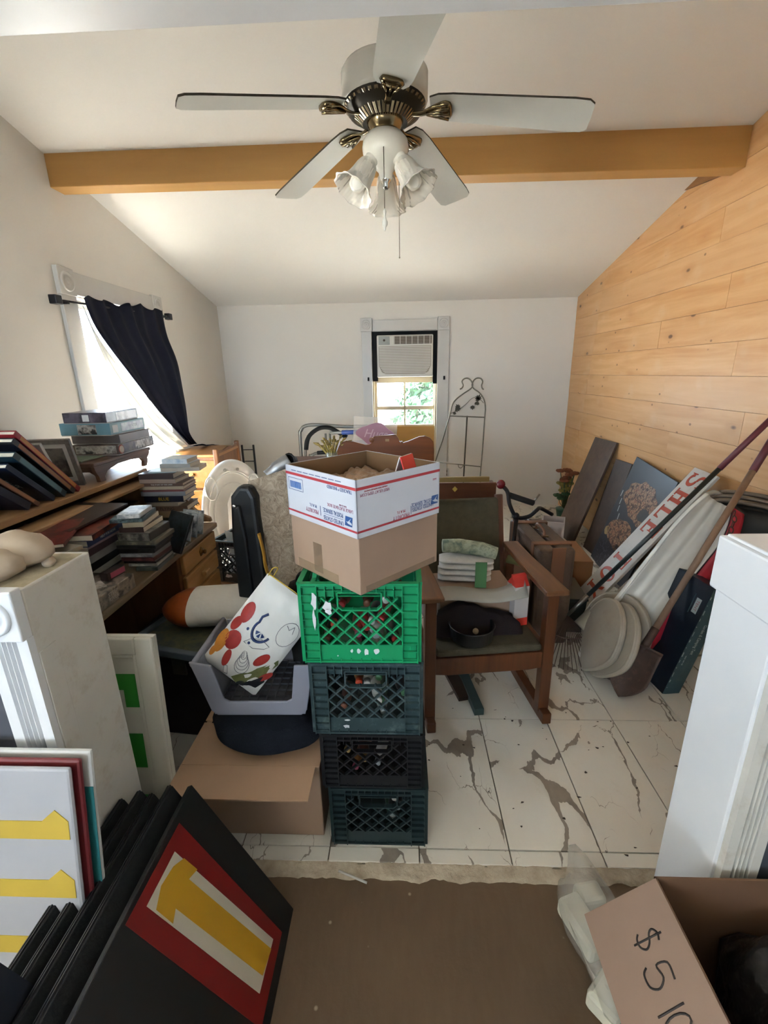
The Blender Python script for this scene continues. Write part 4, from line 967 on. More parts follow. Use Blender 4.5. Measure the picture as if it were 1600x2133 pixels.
# middle pile of discs and books at the desk edge
MG = 'discs and books in the middle pile on the desk'
mid = [(.745, .019, -1.148, -1.058, 'd', ('#3b4340', '#59605a', '#2a302e'), 'dark green disc case at the foot of the middle pile', .16),
 (.765, .0125, -1.18, -1.058, 'd', ('#9c9a93', '#b7b4aa', '#7a7a76'), 'pale grey disc case second from the foot of the middle pile', .15),
 (.778, .0115, -1.196, -1.060, 'd', ('#1b1b1d', '#2c2a2b', '#101012'), 'black disc case third from the foot of the middle pile', .15),
 (.790, .018, -1.201, -1.059, 'd', ('#4a2022', '#331619', '#6b3a38'), 'dark red disc case low in the middle pile', .15),
 (.8085, .018, -1.202, -1.060, 'd', ('#75777a', '#8f9194', '#55575a'), 'mid grey disc case in the middle pile with a white tag', .15),
 (.827, .019, -1.202, -1.056, 'd', ('#1f1d1e', '#353130', '#141314'), 'black disc case with a pale line in the middle pile', .15),
 (.8465, .016, -1.212, -1.048, 'd', ('#141415', '#232225', '#0d0d0e'), 'plain black disc box halfway up the middle pile', .16),
 (.863, .019, -1.212, -1.046, 'd', ('#6e6c60', '#8a8470', '#4d4c46'), 'olive grey disc case halfway up the middle pile', .17),
 (.8825, .036, -1.198, -1.061, 'd', ('#4e4c49', '#7e7b74', '#2f2e2d'), 'thick glossy grey disc set in the middle pile', .17),
 (.919, .022, -1.193, -1.089, 'b', '#3d2a2a', 'dark book below the cream one in the middle pile', .17),
 (.942, .021, -1.180, -1.096, 'b', '#b3a893', 'cream paperback near the top of the middle pile', .17),
 (.9635, .017, -1.231, -1.102, 'd', ('#3e5660', '#6f8890', '#1f2c33'), 'dark teal disc case second from the top of the middle pile', .17),
 (.981, .021, -1.191, -1.104, 'd', ('#b9c2cc', '#dfe3e6', '#8d97a3'), 'pale blue and white disc case on top of the middle pile', .14)]
for i, (z, t, x0, x1, kind, c, lab, D) in enumerate(mid):
    loc = ((x0 + x1)/2 - .0, 1.752 + D/2 + R.uniform(0, .008), z); rz = R.uniform(-.04, .06) + (.15 if i > 9 else 0)
    if kind == 'd': dvd(lab, x1 - x0 + .004, D, t - .0012, loc, (0, 0, rz), photo_cov('mid%d' % i, *c), MG, box=cov(c[0], .3))
    else: book(lab, x1 - x0, D, t - .0008, loc, (0, 0, rz), cov(c), MG, hard=False)
dvd('black disc case leaning on the right of the middle pile', .135, .19, .014, (-1.078, 2.015, .830), (rad(62), rad(6), rad(-22)), photo_cov('lean', '#20262b', '#2b343a', '#14181b'), MG)
for i, (dx, lab) in enumerate(((0, 'thin clear disc case leaning by the desk edge, nearest the middle pile'), (.03, 'thin clear disc case leaning by the desk edge, between two others'), (.06, 'thin clear disc case leaning by the desk edge, nearest the tall stack'))):
    dvd(lab, .13, .125, .006, (-1.115 + dx * .1, 2.155 + dx * 1.6, .806), (rad(74), 0, rad(-30 + 8 * i)), photo_cov('clear%d' % i, '#8d97a3', '#cfd6da', '#5e6a77'), 'clear disc cases at the desk edge', box=cov('#a9b2ba', .2))
for i, (y, z, lab, c) in enumerate(((1.965, .7405, 'white flat magazine lying along the desk edge under the discs', '#c9c9c6'), (1.99, .7455, 'grey flat magazine lying along the desk edge on the white one', '#9a9ea2'))):
    book(lab, .21, .15, .0045, (-1.155, y, z), (0, 0, rad(88)), cov(c), 'flat magazines at the desk edge', hard=False, name='magazine', cat='magazine')
# near pile: big flat books, their long edges to the room
NG = 'books and magazines in the near pile on the desk'
near = [(.7405, .020, '#2a2628', 'dark book at the foot of the near pile', None, 0),
 (.761, .026, '#b7b3aa', 'white book second from the foot of the near pile', None, 0),
 (.7875, .016, '#33312f', 'dark magazine between white ones in the near pile', None, .03),
 (.804, .026, '#2c2d2c', 'thick black paperback in the near pile', None, -.02),
 (.8305, .034, '#a9a7a6', 'grey white hardback halfway up the near pile', None, 0),
 (.865, .030, '#5a4048', 'purple brown thick book in the near pile', None, .02),
 (.8955, .013, '#b59aa2', 'pinkish white booklet under the blue book in the near pile', None, 0),
 (.909, .028, '#3f4d7a', 'blue book with white letters on its spine in the near pile', ('HELP FOR HOME', wht, .014), .02)]
for i, (z, t, c, lab, tx, rz) in enumerate(near):
    L = R.uniform(.25, .27); D = R.uniform(.20, .22)
    book(lab, L, D, t - .0006, (-1.275 - D/2 + R.uniform(-.008, .008) + i * .006, 1.745 + R.uniform(-.01, .01), z), (0, 0, PI/2 + rz), cov(c), NG, text_=tx, hard=(i in (4, 7)))
book('red orange photo magazine below the red brochure in the near pile', .27, .21, .022, (-1.325, 1.735, .9375), (0, 0, PI/2 + .12), photo_cov('redo', '#6b2a22', '#85402f', '#4a2822'), NG, hard=False, name='magazine', cat='magazine')
book('bright red cover brochure on top of the near pile', .27, .21, .012, (-1.385, 1.60, .962), (0, rad(-4), PI/2 + .35), photo_cov('red', '#5f2824', '#75332c', '#4d2522'), NG, hard=False, name='magazine', cat='magazine')
book('dark brown folder lying at the back top of the near pile', .34, .25, .008, (-1.40, 1.80, .975), (0, rad(-3), PI/2 - .1), cov('#40342e'), NG, hard=False, name='folder', cat='folder')
book('pale open paper pad under the red brochure in the near pile', .24, .20, .016, (-1.36, 1.50, .912), (0, 0, PI/2 - .25), cov('#b0a795'), NG, hard=False, name='paper_pad', cat='paper pad')
book('grey paper pad nearest the half wall in the near pile', .22, .2, .018, (-1.33, 1.44, .880), (0, 0, PI/2 - .2), cov('#9c9486'), NG, hard=False, name='paper_pad', cat='paper pad')
book('thick grey atlas lying by the half wall under the paper pads', .26, .22, .139, (-1.345, 1.455, .7405), (0, 0, PI/2), cov('#4b4a4c'), None, name='atlas', cat='book')
# jigsaw box with letters at the desk's near edge
jb = thing('jigsaw_box', 'dark photo jigsaw box with pale letters at the near edge of the desk', 'jigsaw box', (-1.075, 1.495, .7405), (0, 0, rad(88)))
jm = photo_cov('jig', '#3a3836', '#6b645c', '#8a7f72', '#2a2828')
MB().box(-.122, .122, 0, .19, 0, .058).build('body', jm, jb, bevel=.003)
for s, zz in (('STEEP', .039), ('RIVER', .020)): text(s, .022, paint('print_pale', '#b7b0a8', .5), jb, basis((-.01, -.0006, zz), (1, 0, 0), (0, 0, 1)), 'lettering', .0002)
eb = thing('small_box', 'small pink and black box standing on the jigsaw box', 'box', (-1.13, 1.585, .799), (0, 0, rad(80)))
MB().box(-.045, .045, -.015, .02, 0, .032).build('body', cov('#2c2022'), eb, bevel=.002); MB().box(-.030, .042, -.0165, -.015, .006, .028).build('pink_label', cov('#b05068'), eb)
mb = MB(); mb.box(-.05, .05, -.035, .035, 0, .003); o = mb.build('photo_card', photo_cov('cardp', '#3a3030', '#8a8078', '#d0c8c0'), None, loc=(-1.16, 1.48, .799), rot=(0, 0, rad(50))); tag(o, 'loose photo card lying on the jigsaw box', 'card')

# ---------------------------------------------------------------- books leaning on the hutch, tops towards the room's near side
LG = 'books leaning on the hutch'
def leaning(label, y, H, D, T, c, ang, x1=-1.475, tx=None, edge=None):
    """stands on the hutch, spine to the room (+x), top tipped towards -y by ang"""
    M = Matrix.Translation((x1, y, 1.0492)) @ Matrix.Rotation(rad(ang), 4, 'X')
    b = tag(bpy.data.objects.new('book', None), label, 'book', LG); COL.objects.link(b); b.matrix_basis = M
    k = MB(); k.box(-D, 0, 0, .003, 0, H); k.box(-D, 0, T - .003, T, 0, H); k.box(-.003, 0, .003, T - .003, 0, H); k.build('cover', cov(c) if isinstance(c, str) else c, b)
    MB().box(-D + .004, -.003, .003, T - .003, .004, H - .004).build('pages', page, b)
    if edge: MB().box(0, .0006, .003, T - .003, .03, H - .03).build('spine_label', edge, b)
    if tx: text(tx[0], tx[2], tx[1], b, basis((-D * .45, -.0008, H * .55), (1, 0, 0), (0, 0, 1)), 'lettering', .0002)
    return b
leaning('red glossy hardback leaning farthest up the row on the hutch', 1.955, .40, .26, .022, '#8e1f28', 43, edge=cov('#b57a3a'))
leaning('black hardback with worn orange spine leaning in front of the red one', 1.922, .37, .26, .022, '#15161f', 44, edge=cov('#8a5a30'))
leaning('dark teal hardback leaning in the middle of the hutch row', 1.865, .30, .25, .026, '#1f3540', 45, edge=cov('#5c7d88'))
leaning('navy book with pale lettering leaning in the hutch row', 1.80, .26, .25, .022, '#16213a', 47, tx=('HOME\nBUILDER', wht, .035))
leaning('tan edged brown book leaning near the left end of the hutch row', 1.715, .24, .26, .018, '#6e4632', 48, edge=cov('#9a6a48'))
leaning('dark navy book at the left end of the hutch row', 1.665, .21, .26, .030, '#151728', 50)
sup = thing('book_block', 'dark upright book block hidden behind the left end of the hutch row', 'book', (-1.72, 1.28, 1.0485))
MB().box(-.19, .19, -.13, .10, 0, .17).build('cover', cov('#2a2326'), sup, bevel=.003)
# picture frames behind them
def frame(label, loc, rot, w, h, fm, im, mat_m=None, t=.018, fw=.022):
    f = thing('picture_frame', label, 'picture frame', loc, rot, 'picture frames on the hutch')
    for (x0, x1, z0, z1) in ((-w/2, -w/2 + fw, 0, h), (w/2 - fw, w/2, 0, h), (-w/2 + fw, w/2 - fw, 0, fw), (-w/2 + fw, w/2 - fw, h - fw, h)): MB().box(x0, x1, 0, t, z0, z1).build('frame_rail', fm, f, bevel=.002)
    MB().box(-w/2 + fw, w/2 - fw, t * .5, t * .6, fw, h - fw).build('mount', mat_m or wht, f)
    MB().box(-w/2 + fw * 2, w/2 - fw * 2, t * .4, t * .5, fw * 2, h - fw * 2).build('picture', im, f); return f
fgr = paint('frame_grey_speckle', '#8d8782', .6, var=.2, scale=60)
frame('grey speckled picture frame with a dark picture, farther of two on the hutch', (-1.63, 2.065, 1.0492), (rad(14), 0, rad(8)), .20, .235, fgr, photo_cov('fr1', '#2a2626', '#4c4642', '#7b736b'))
frame('white picture frame with a dark picture, nearer of two on the hutch', (-1.665, 1.985, 1.0492), (rad(24), 0, rad(6)), .19, .245, paint('frame_white', '#b5afa6', .5, var=.1), photo_cov('fr2', '#1f1c1c', '#3c3633', '#8a8178'))

# scrolled wooden stand with four jigsaw boxes
walnut = wood('stand_walnut', '#6e4e38', '#4b3222', 'y', .9, .5)
def stand():
    st = thing('plant_stand', 'low wooden stand with scrolled feet carrying jigsaw boxes on the hutch', 'stand', (-1.62, 2.33, 1.0485))
    MB().box(-.13, .13, -.22, .30, .082, .100).build('shelf_board', walnut, st, bevel=.004)
    pr = [(-.215, .082), (.295, .082), (.285, .06), (.262, .045), (.262, .025), (.245, .0), (.215, .0), (.222, .03), (.20, .052), (.10, .062), (-.02, .062), (-.115, .045), (-.145, .022), (-.14, .0), (-.185, .0), (-.190, .03), (-.205, .05)]
    for x in (-.125, .105): MB().prism(pr, x, x + .02, plane='yz').build('scrolled_side', walnut, st, bevel=.002)
    MB().prism([(-.11, .082), (.11, .082), (.11, .03), (.08, .05), (-.08, .05), (-.11, .03)], -.19, -.175, plane='xz').build('apron', walnut, st, bevel=.002)
stand()
tcl = paint('folded_green_cloth', '#8a9a86', .8); MB_ = MB().box(-.17, .0, -.19, .02, 0, .006).build('booklet', tcl, None, loc=(-1.57, 2.33, 1.1495)); tag(MB_, 'thin pale green booklet lying on the scrolled stand', 'booklet')
JG = 'jigsaw boxes on the scrolled stand'
def jig(label, x1, y0, y1, D, z, T, m, rz, deco):
    j = thing('jigsaw_box', label, 'jigsaw box', (x1 - D/2, (y0 + y1)/2, z), (0, 0, rz), JG); W = y1 - y0
    MB().box(-D/2 + .002, D/2 - .002, -W/2 + .002, W/2 - .002, 0, T * .5).build('base', cov('#b9b3ab'), j)
    MB().box(-D/2, D/2, -W/2, W/2, T * .06, T).build('lid', m, j, bevel=.002)
    for (f, a, c, z0, z1, mm, nm) in deco:   # f: 'x' face to the room, 'y' face towards the near side
        if f == 'x': MB().box(D/2, D/2 + .0006, -W/2 + a * W, -W/2 + c * W, z0 * T, z1 * T).build(nm, mm, j)
        else: MB().box(-D/2 + a * D, -D/2 + c * D, -W/2 - .0006, -W/2, z0 * T, z1 * T).build(nm, mm, j)
    return j
ph = photo_cov('jp', '#3a3636', '#7d766f', '#b5aea6', '#221f20')
jig('dark photo jigsaw box at the bottom of the four on the stand', -1.478, 2.30, 2.66, .24, 1.156, .056, photo_cov('jd', '#2c2422', '#4a3530', '#6d5a4c'), .02, [('y', .05, .95, .15, .9, ph, 'side_print'), ('x', .45, .95, .15, .9, ph, 'side_print')])
jig('plain taupe jigsaw box second from the bottom on the stand', -1.475, 2.33, 2.62, .26, 1.2125, .046, cov('#6d625e'), 0, [])
jt = jig('pale teal jigsaw box with photo strips on the stand', -1.485, 2.29, 2.60, .27, 1.259, .064, cov('#6f98a3'), -.02, [('y', .35, .72, .12, .88, ph, 'side_print'), ('x', .06, .2, .2, .8, cov('#c9d2d4'), 'side_print'), ('x', .3, .95, .2, .85, photo_cov('jw', '#7d9aa5', '#a9bac0', '#8793a8'), 'side_print')])
text('WINTER', .022, paint('print_slate', '#45525e', .5), jt, basis((.1354, .04, .034), (0, 1, 0), (0, 0, 1)), 'lettering', .0002)
jig('black photo jigsaw box topping the four on the stand', -1.495, 2.27, 2.57, .22, 1.3235, .054, photo_cov('jb', '#201d22', '#3a343a', '#57505a'), .03, [('y', .45, .6, .2, .8, wht, 'side_print'), ('x', .3, .95, .12, .88, photo_cov('jb2', '#5d5658', '#a39c9c', '#cbc6c4'), 'side_print'), ('y', .62, .95, .12, .88, photo_cov('jb3', '#241e24', '#4a4048', '#6a5f68'), 'side_print')])
rb = MB(); rb.lathe([(.024, 0), (.024, .001), (.001, .001)], 24); o = rb.build('round_badge', cov('#a8483c'), [x for x in bpy.data.objects if x.get('label', '').startswith('dark photo jigsaw box at')][0], M=basis((.1204, -.155, .028), (0, 1, 0), (0, 0, 1)))
rb = MB(); rb.lathe([(.019, .0012), (.019, .0016), (.001, .0016)], 24); rb.build('badge_disc', cov('#c9b8a8'), o)

# ---------------------------------------------------------------- stones on the left half wall
st_m = NT('river_stone', .85); v = st_m.tc(); st_m.col(st_m.mix(st_m.noise(v, 9, 5), '#94806c', '#bfae98')); st_m.bump(st_m.noise(v, 40, 4), .3, .004)
for i, (c, r, sd, lab) in enumerate((((-.888, .945, 1.165), (.075, .060, .042), 1, 'large smooth tan stone farther back on the left half wall'), ((-.885, .868, 1.158), (.062, .052, .035), 2, 'large smooth tan stone at the front of the left half wall'), ((-.822, .945, 1.136), (.018, .014, .012), 3, 'small grey pebble alone on the dusty top of the left half wall'))):
    b = MB(); b.ball((0, 0, 0), *r, n=24, wob=.18, seed=sd); o = b.build('stone', st_m.m, None, loc=c, rot=(0, 0, i)); tag(o, lab, 'stone', 'stones on the left half wall')
dust = paint('plaster_dust', '#c9bb9c', .95, var=.15, scale=40, bump=.6, bscale=90)
b = MB(); b.grid(lambda u, v: (-.96 + .165 * u, .835 + .185 * v, 1.1256 + .004 * max(0, noise.noise(Vector((u * 5, v * 6, 2))) + .35) * math.sin(PI * u) * math.sin(PI * v)), 24, 24); b.build('dust_layer', dust, hwl)['kind'] = 'stuff'

# ================================================================ things beyond the desk
def baby_bath():
    m = NT('white_bath_plastic', .3); m.col('#e6e5e0'); m.set(Subsurface_Weight=.0)
    t = thing('baby_bath', 'white plastic baby bath standing on end beyond the desk', 'baby bath', (-1.215, 3.14, .02), (rad(-12), 0, rad(22)))
    # outline in x,z; depth along +y
    def sf(u, v):
        a = 2 * PI * u; w = .235 * (1 + .06 * math.cos(a)); h = .455
        ca, sa = math.sin(a), math.cos(a)
        r = [1.04, 1.05, 1.03, 1.0, .90, .84, .78, .70, .55, .35, .15, .001][int(round(v * 11))]
        y = [.04, .015, .0, -.006, -.004, .03, .12, .18, .205, .21, .21, .21][int(round(v * 11))]
        x = w * r * ca; z = .47 + h * r * sa
        if r < .6: y -= .045 * math.exp(-((x) ** 2) / .003 - ((z - .36) ** 2) / .02)
        if r >= .7: y += .035 * math.exp(-((abs(x) - .155) ** 2) / .0018 - ((z - .75) ** 2) / .008)
        return (x, y, z)
    b = MB(); b.grid(sf, 56, 12, cu=True); b.build('shell', m.m, t, solid=.004, sub=1)
    b = MB(); b.lathe([(.022, 0), (.022, .003), (.018, .004), (.001, .004)], 20, M=basis((0, -.003, .875), (1, 0, 0), (0, 0, 1))); b.build('round_badge', m.m, t)
    for s in (-1, 1):
        b = MB(); b.lathe([(.012, 0), (.010, .003), (.001, .003)], 14, M=basis((s * .045, -.003, .868), (1, 0, 0), (0, 0, 1))); b.build('round_stud', paint('bath_grey_stud', '#b9bab6', .4), t)
    for k, (q, yy) in enumerate(((.83, .006), (.66, .125))):
        MB().tube([(.235 * (1 + .06 * math.cos(a)) * q * math.sin(a), yy, .47 + .455 * q * math.cos(a)) for a in [2 * PI * i / 48 for i in range(48)]], .007, 6, closed=True).build('rim_ridge', m.m, t)
    for s in (-1, 1): MB().tube([(s * .155 + .042 * math.cos(a), .0 + .004 * math.sin(a), .74 + .085 * math.sin(a)) for a in [2 * PI * i / 24 for i in range(24)]], .006, 6, closed=True).build('armrest_ridge', m.m, t)
    sl = [(-.085, .06), (-.055, .62), (-.02, .70), (.01, .66), (.03, .5), (.0, .06)]
    b = MB(); b.prism(sl, -.012, .06, plane='xz'); b.build('back_support', m.m, t, bevel=.012)
    b = MB(); b.prism([(.018 + .008 * math.cos(k), .56 + .022 * math.sin(k)) for k in [2 * PI * i / 14 for i in range(14)]], -.014, -.011, plane='xz'); b.build('drain_hole_shade', paint('hole_shade_dark', '#20262a', .8), t)  # flat dark oval, its colour stands in for shade inside the hole
baby_bath()
c5 = crate('dark teal milk crate holding white papers in front of the baby bath', -1.13, .30, .315, .27, dm, None, y0=2.52, d=.30, rot=rad(-14))
b = MB(); b.box(-.15, .15, -.16, .16, 0, .312); o = b.build('carton', cov('#6d5238'), None, loc=(-.98, 2.67, 0), rot=(0, 0, rad(-14)), bevel=.003); tag(o, 'brown carton on the floor under the far teal crate', 'box')
for i, (x, y, rx, lab) in enumerate(((-1.00, 2.62, 8, 'white paper sheet standing in the teal crate, nearer one'), (-.95, 2.70, -6, 'white paper sheet standing in the teal crate, farther one'))):
    b = MB(); b.box(-.105, .105, -.001, .001, 0, .29); o = b.build('paper_sheet', cov('#cfe0e4', .6), None, loc=(x, y, .332), rot=(rad(rx), 0, rad(-30 + 10 * i))); tag(o, lab, 'paper', 'papers in the teal crate')
for i in range(5):
    b = MB(); b.ball((0, 0, .028), .034, .028, .028, 14, wob=.5, seed=i); o = b.build('paper_ball', cov('#c9cfd0', .7), None, loc=(-1.07 + .045 * i, 2.565 + .01 * i, .33 + .04 * (i % 2)), rot=(0, 0, i)); tag(o, ['crumpled paper at the left of the teal crate', 'crumpled paper second from the left in the teal crate', 'crumpled paper in the middle of the teal crate', 'crumpled paper second from the right in the teal crate', 'crumpled paper at the right of the teal crate'][i], 'paper', 'crumpled papers in the teal crate')
def dresser():
    m = wood('orange_dresser_wood', '#8a5828', '#643a18', 'z', .8, .4); m2 = wood('orange_dresser_top', '#b8834a', '#91602c', 'y', .8, .35)
    d = thing('dresser', 'orange brown wooden dresser under the curtain in the far left corner', 'dresser', (-1.76, 4.02, 0))
    MB().box(-.215, .19, -.26, .26, .04, .885).build('body', m, d, bevel=.004)
    MB().box(-.22, .20, -.27, .27, .885, .91).build('top_board', m2, d, bevel=.006)
    for y in (-.255, .255): MB().box(.165, .205, y - .02, y + .02, 0, .955).build('corner_post', m, d, bevel=.008)
    b = MB(); b.prism([(-.235, .91), (.235, .91), (.235, .935), (.12, .925), (0, .94), (-.12, .925), (-.235, .935)], .185, .20, plane='yz'); b.build('carved_rail', m, d, bevel=.003)
    for z in (.10, .36, .62):
        dr = MB().box(-.20, .175, -.272, -.258, z, z + .24).build('drawer', m2, d, bevel=.006)
        MB().ball((-.02, -.285, z + .12), .016).build('knob', brass, dr)
dresser()
def wire_rack():
    r = thing('wire_rack', 'narrow black wire rack standing behind the dresser', 'rack', (-1.60, 4.62, 0))
    for x in (-.05, .07): MB().tube([(x, 0, 0), (x, 0, .86)], .011, 6).build('upright', blk, r)
    for z in (.57, .69, .81): MB().tube([(-.05, 0, z), (.07, 0, z)], .005, 6).build('rung', blk, r)
wire_rack()

# dark case and plush rug standing behind the bag
def black_case():
    m = paint('black_padded_vinyl', '#101114', .45, var=.15, bump=.1, bscale=20)
    t = thing('folded_case', 'tall black padded case standing on end beside the beige plush rug', 'case', (-.640, 1.78, 0), (0, rad(0), rad(-8)))
    pts = [(-.085, .02), (-.075, .9), (-.06, 1.07), (-.02, 1.118), (.03, 1.115), (.052, 1.07), (.06, .8), (.075, .02)]
    b = MB(); b.prism(pts, -.03, .03, plane='xz'); b.build('shell', m, t, bevel=.02, segs=3)
    b = MB(); b.prism([(-.072, .06), (-.062, .92), (-.045, 1.03), (-.015, 1.04), (.0, .9), (.01, .06)], -.045, -.02, plane='xz'); b.build('front_flap', m, t, bevel=.01)
    MB().ball((-.035, -.046, 1.035), .009, .004, .009).build('rivet', metal('steel_rivet', '#b9b9b9', .3), t)
    b = MB(); b.tube(smooth_path([(.055, -.035, .92), (.07, -.04, .84), (.072, -.04, .78), (.085, -.03, .70)], 4), .012, 8, flat=.4); b.build('yellow_strap', paint('yellow_strap', '#b8892c', .6), t)
black_case()
plush = NT('beige_plush', 1.0); v = plush.tc(); pf = plush.noise(v, 26, 5, .7, 1.5); plush.col(plush.mix(plush.ramp(pf, [(.35, (0, 0, 0)), (.65, (1, 1, 1))]), '#8d7c68', '#bcab95')); plush.bump(pf, .9, .02)
def rug():
    t = thing('plush_rug', 'beige plush rug folded on edge behind the mailing box', 'rug', (-.535, 1.80, 0))
    def s(sign):
        def f(u, v):
            x0 = -.10 + .035 * (1 - v); x1 = .13; x = x0 + (x1 - x0) * u; top = 1.125 + .065 * u
            q = min(1, 6 * min(u, 1 - u) + .0) * min(1, 8 * min(v, 1 - v))
            return (x, .05 * u + sign * (.035 * q ** .5 + .006 * noise.noise(Vector((u * 6, v * 14, 4)))), top * v)
        return f
    b = MB(); b.grid(lambda u, v: s(-1)(u, v), 18, 44); b.grid(lambda u, v: s(1)(1 - u, v), 18, 44); b.build('pile_face', plush.m, t)
rug()
foil = metal('silver_foil', '#b5b7b9', .45)
b = MB(); b.tube(smooth_path([(0, 0, 0), (.045, .02, .035), (.085, .04, .055)], 5), [.026] * 4 + [.030] * 3 + [.032] * 4, 14); b.mat(1).lathe([(.036, 0), (.028, .004), (.024, -.03), (.001, -.03)], 14, M=basis((.085, .04, .055), (0, .2, 1), (-1, .5, 0)))
o = b.build('foil_roll', [foil, blk], None, loc=(-.565, 1.85, 1.135)); tag(o, 'silver foil wrapped roll leaning over the top of the plush rug', 'roll')
db = thing('duffel_bag', 'black duffel bag standing on end behind the crate stack', 'bag', (-.36, 1.66, 0), (0, 0, rad(6)))
b = MB(); b.lathe([(.001, 0), (.11, .0), (.125, .03), (.128, .35), (.125, .66), (.10, .73), (.05, .755), (.001, .757)], 22, wob=lambda i, j: .05 * math.sin(j * 2.1 + i)); b.build('body', paint('duffel_black', '#0e0e10', .75, var=.3, bump=.2, bscale=25), db)
MB().tube(smooth_path([(-.07, -.02, .73), (-.05, -.03, .79), (.03, -.03, .80), (.06, -.02, .74)], 5), .011, 8, flat=.5).build('strap', blk, db)
# pet food bag on a framed painting on a dark trunk
tr = thing('trunk', 'black storage trunk on the floor under the framed painting', 'trunk', (-.93, 1.79, 0), (0, 0, rad(-6)))
MB().box(-.26, .24, -.17, .19, 0, .40).build('body', paint('trunk_black', '#101014', .5, var=.2), tr, bevel=.01); MB().box(-.265, .245, -.175, .195, .40, .44).build('lid', paint('trunk_black', '#101014', .5), tr, bevel=.008)
MB().box(-.03, .03, -.182, -.174, .33, .42).build('latch', metal('latch_steel', '#7d7a72', .4), tr)
pt = thing('framed_painting', 'dark landscape painting lying flat on the black trunk', 'painting', (-.91, 1.71, .4405), (0, 0, rad(-14)))
fwm = paint('grey_blue_frame', '#5b6670', .5, var=.15)
for (x0, x1, y0, y1) in ((-.24, .24, -.15, -.12), (-.24, .24, .12, .15), (-.24, -.21, -.12, .12), (.21, .24, -.12, .12)): MB().box(x0, x1, y0, y1, 0, .032).build('frame_rail', fwm, pt, bevel=.004)
MB().box(-.21, .21, -.12, .12, .004, .020).build('canvas', blotch('murky_landscape', ['#2e3a3c', '#4a5248', '#6b6a50', '#3d4a52'], 6, .4), pt)
pf = tag(bpy.data.objects.new('pet_food_bag', None), 'white and orange paper food bag lying on the framed painting', 'bag'); COL.objects.link(pf)
pf.location = (-.86, 1.80, .556); pf.rotation_euler = (0, rad(-2), rad(4))
pw_ = NT('white_paper_bag', .55); v = pw_.tc(); pw_.col(pw_.mix(pw_.noise(v, 5, 4), '#bcb7ae', '#d6d2ca')); pw_.bump(pw_.noise(v, 9, 3), .4, .02)
po = paint('orange_bag_end', '#a4501f', .4, var=.15, scale=30)
def fb(x):
    t = (x + .22) / .5; return .070 * (math.sin(min(1, max(0, t * 3.2)) * PI / 2) ** .6 if t < .31 else 1.0)
prof = [(-.22 + .5 * i / 20) for i in range(21)]
for nm, lo, hi, m in (('orange_end', 0, 6, po), ('white_body', 6, 20, pw_.m)):
    b = MB(); b.grid(lambda u, v: (prof[lo] + (prof[hi] - prof[lo]) * v, 1.9 * max(fb(prof[lo] + (prof[hi] - prof[lo]) * v), .004) * math.cos(2 * PI * u) * .95, max(fb(prof[lo] + (prof[hi] - prof[lo]) * v), .004) * 1.12 * math.sin(2 * PI * u)), 28, hi - lo + 2, cu=True); b.build(nm, m, pf)
b = MB(); b._add([(.28, -.126, 0), (.28, 0, .078), (.28, .126, 0), (.28, 0, -.078), (.275, -.126, 0), (.275, 0, .078), (.275, .126, 0), (.275, 0, -.078)], [(0, 3, 2, 1), (4, 5, 6, 7)]); b.build('folded_end', pw_.m, pf)
# ================================================================ rocking chair and what lies on it
def rocking_chair():
    m = wood('rocker_oak', '#673a1c', '#43220f', 'z', 1, .4); mx = wood('rocker_oak_flat', '#7d5230', '#55341b', 'y', 1, .4); gv = fabric('olive_velvet', '#3e3a2e', '#5a5444', 26, .9, .5)
    r = thing('rocking_chair', 'wooden rocking chair with olive velvet seat and back facing the doorway', 'rocking chair', (.37, 1.765, 0), (0, 0, rad(7)))
    def rk(y): return .012 + .095 * (y - .30) ** 2
    for s, nm in ((-1, 'l'), (1, 'r')):
        x = s * .262
        b = MB(); b._add([], []); pts = [(y, rk(y)) for y in [-.10 + i * .06 for i in range(17)]]
        b.prism([(p[0], p[1] - .012) for p in pts] + [(p[0], p[1] + .042) for p in reversed(pts)], x - .02, x + .02, plane='yz'); b.build('rocker', m, r, bevel=.004)
        MB().box(x - .024, x + .024, -.055, -.005, .045, .645).build('front_leg', m, r, bevel=.003)
        MB().box(x - .022, x + .022, .46, .505, .045, .66).build('rear_leg', m, r, bevel=.003)
        b = MB(); b.prism([(x - .05, -.085), (x + .05, -.085), (x + .05, .10), (x + .035, .51), (x - .035, .51), (x - .05, .10)], .645, .668); b.build('armrest', mx, r, bevel=.005)
        MB().box(x - .012, x + .012, -.005, .46, .30, .36).build('side_rail', m, r, bevel=.003)
    b = MB(); b.prism([(-.24, .275), (-.18, .268), (.18, .268), (.24, .275), (.24, .355), (-.24, .355)], -.045, -.02, plane='xz'); b.build('front_rail', m, r, bevel=.003)
    MB().box(-.24, .24, .47, .495, .30, .36).build('rear_rail', m, r)
    b = MB(); b.box(-.235, .235, -.05, .44, .36, .395); b.build('seat', gv, r, bevel=.016, segs=3)
    M = Fr((0, .43, .37), (rad(-14), 0, 0))
    b = MB(); b.box(-.215, .215, .0, .05, .02, .545); b.build('backrest', gv, r, bevel=.018, segs=3, M=M)
    for s in (-1, 1): MB().box(s * .225 - .018, s * .225 + .018, .02, .06, -.06, .56).build('back_post', m, r, M=M, bevel=.004)
    MB().box(-.24, .24, .052, .075, .47, .53).build('back_rail', m, r, M=M)
rocking_chair()
cart = thing('cardboard_box', 'open brown box on the rocking chair seat carrying folded towels', 'box', (.315, 2.005, .3965), (0, 0, rad(6)))
MB().box(-.175, .185, -.10, .095, 0, .185).build('body', card, cart, bevel=.003)
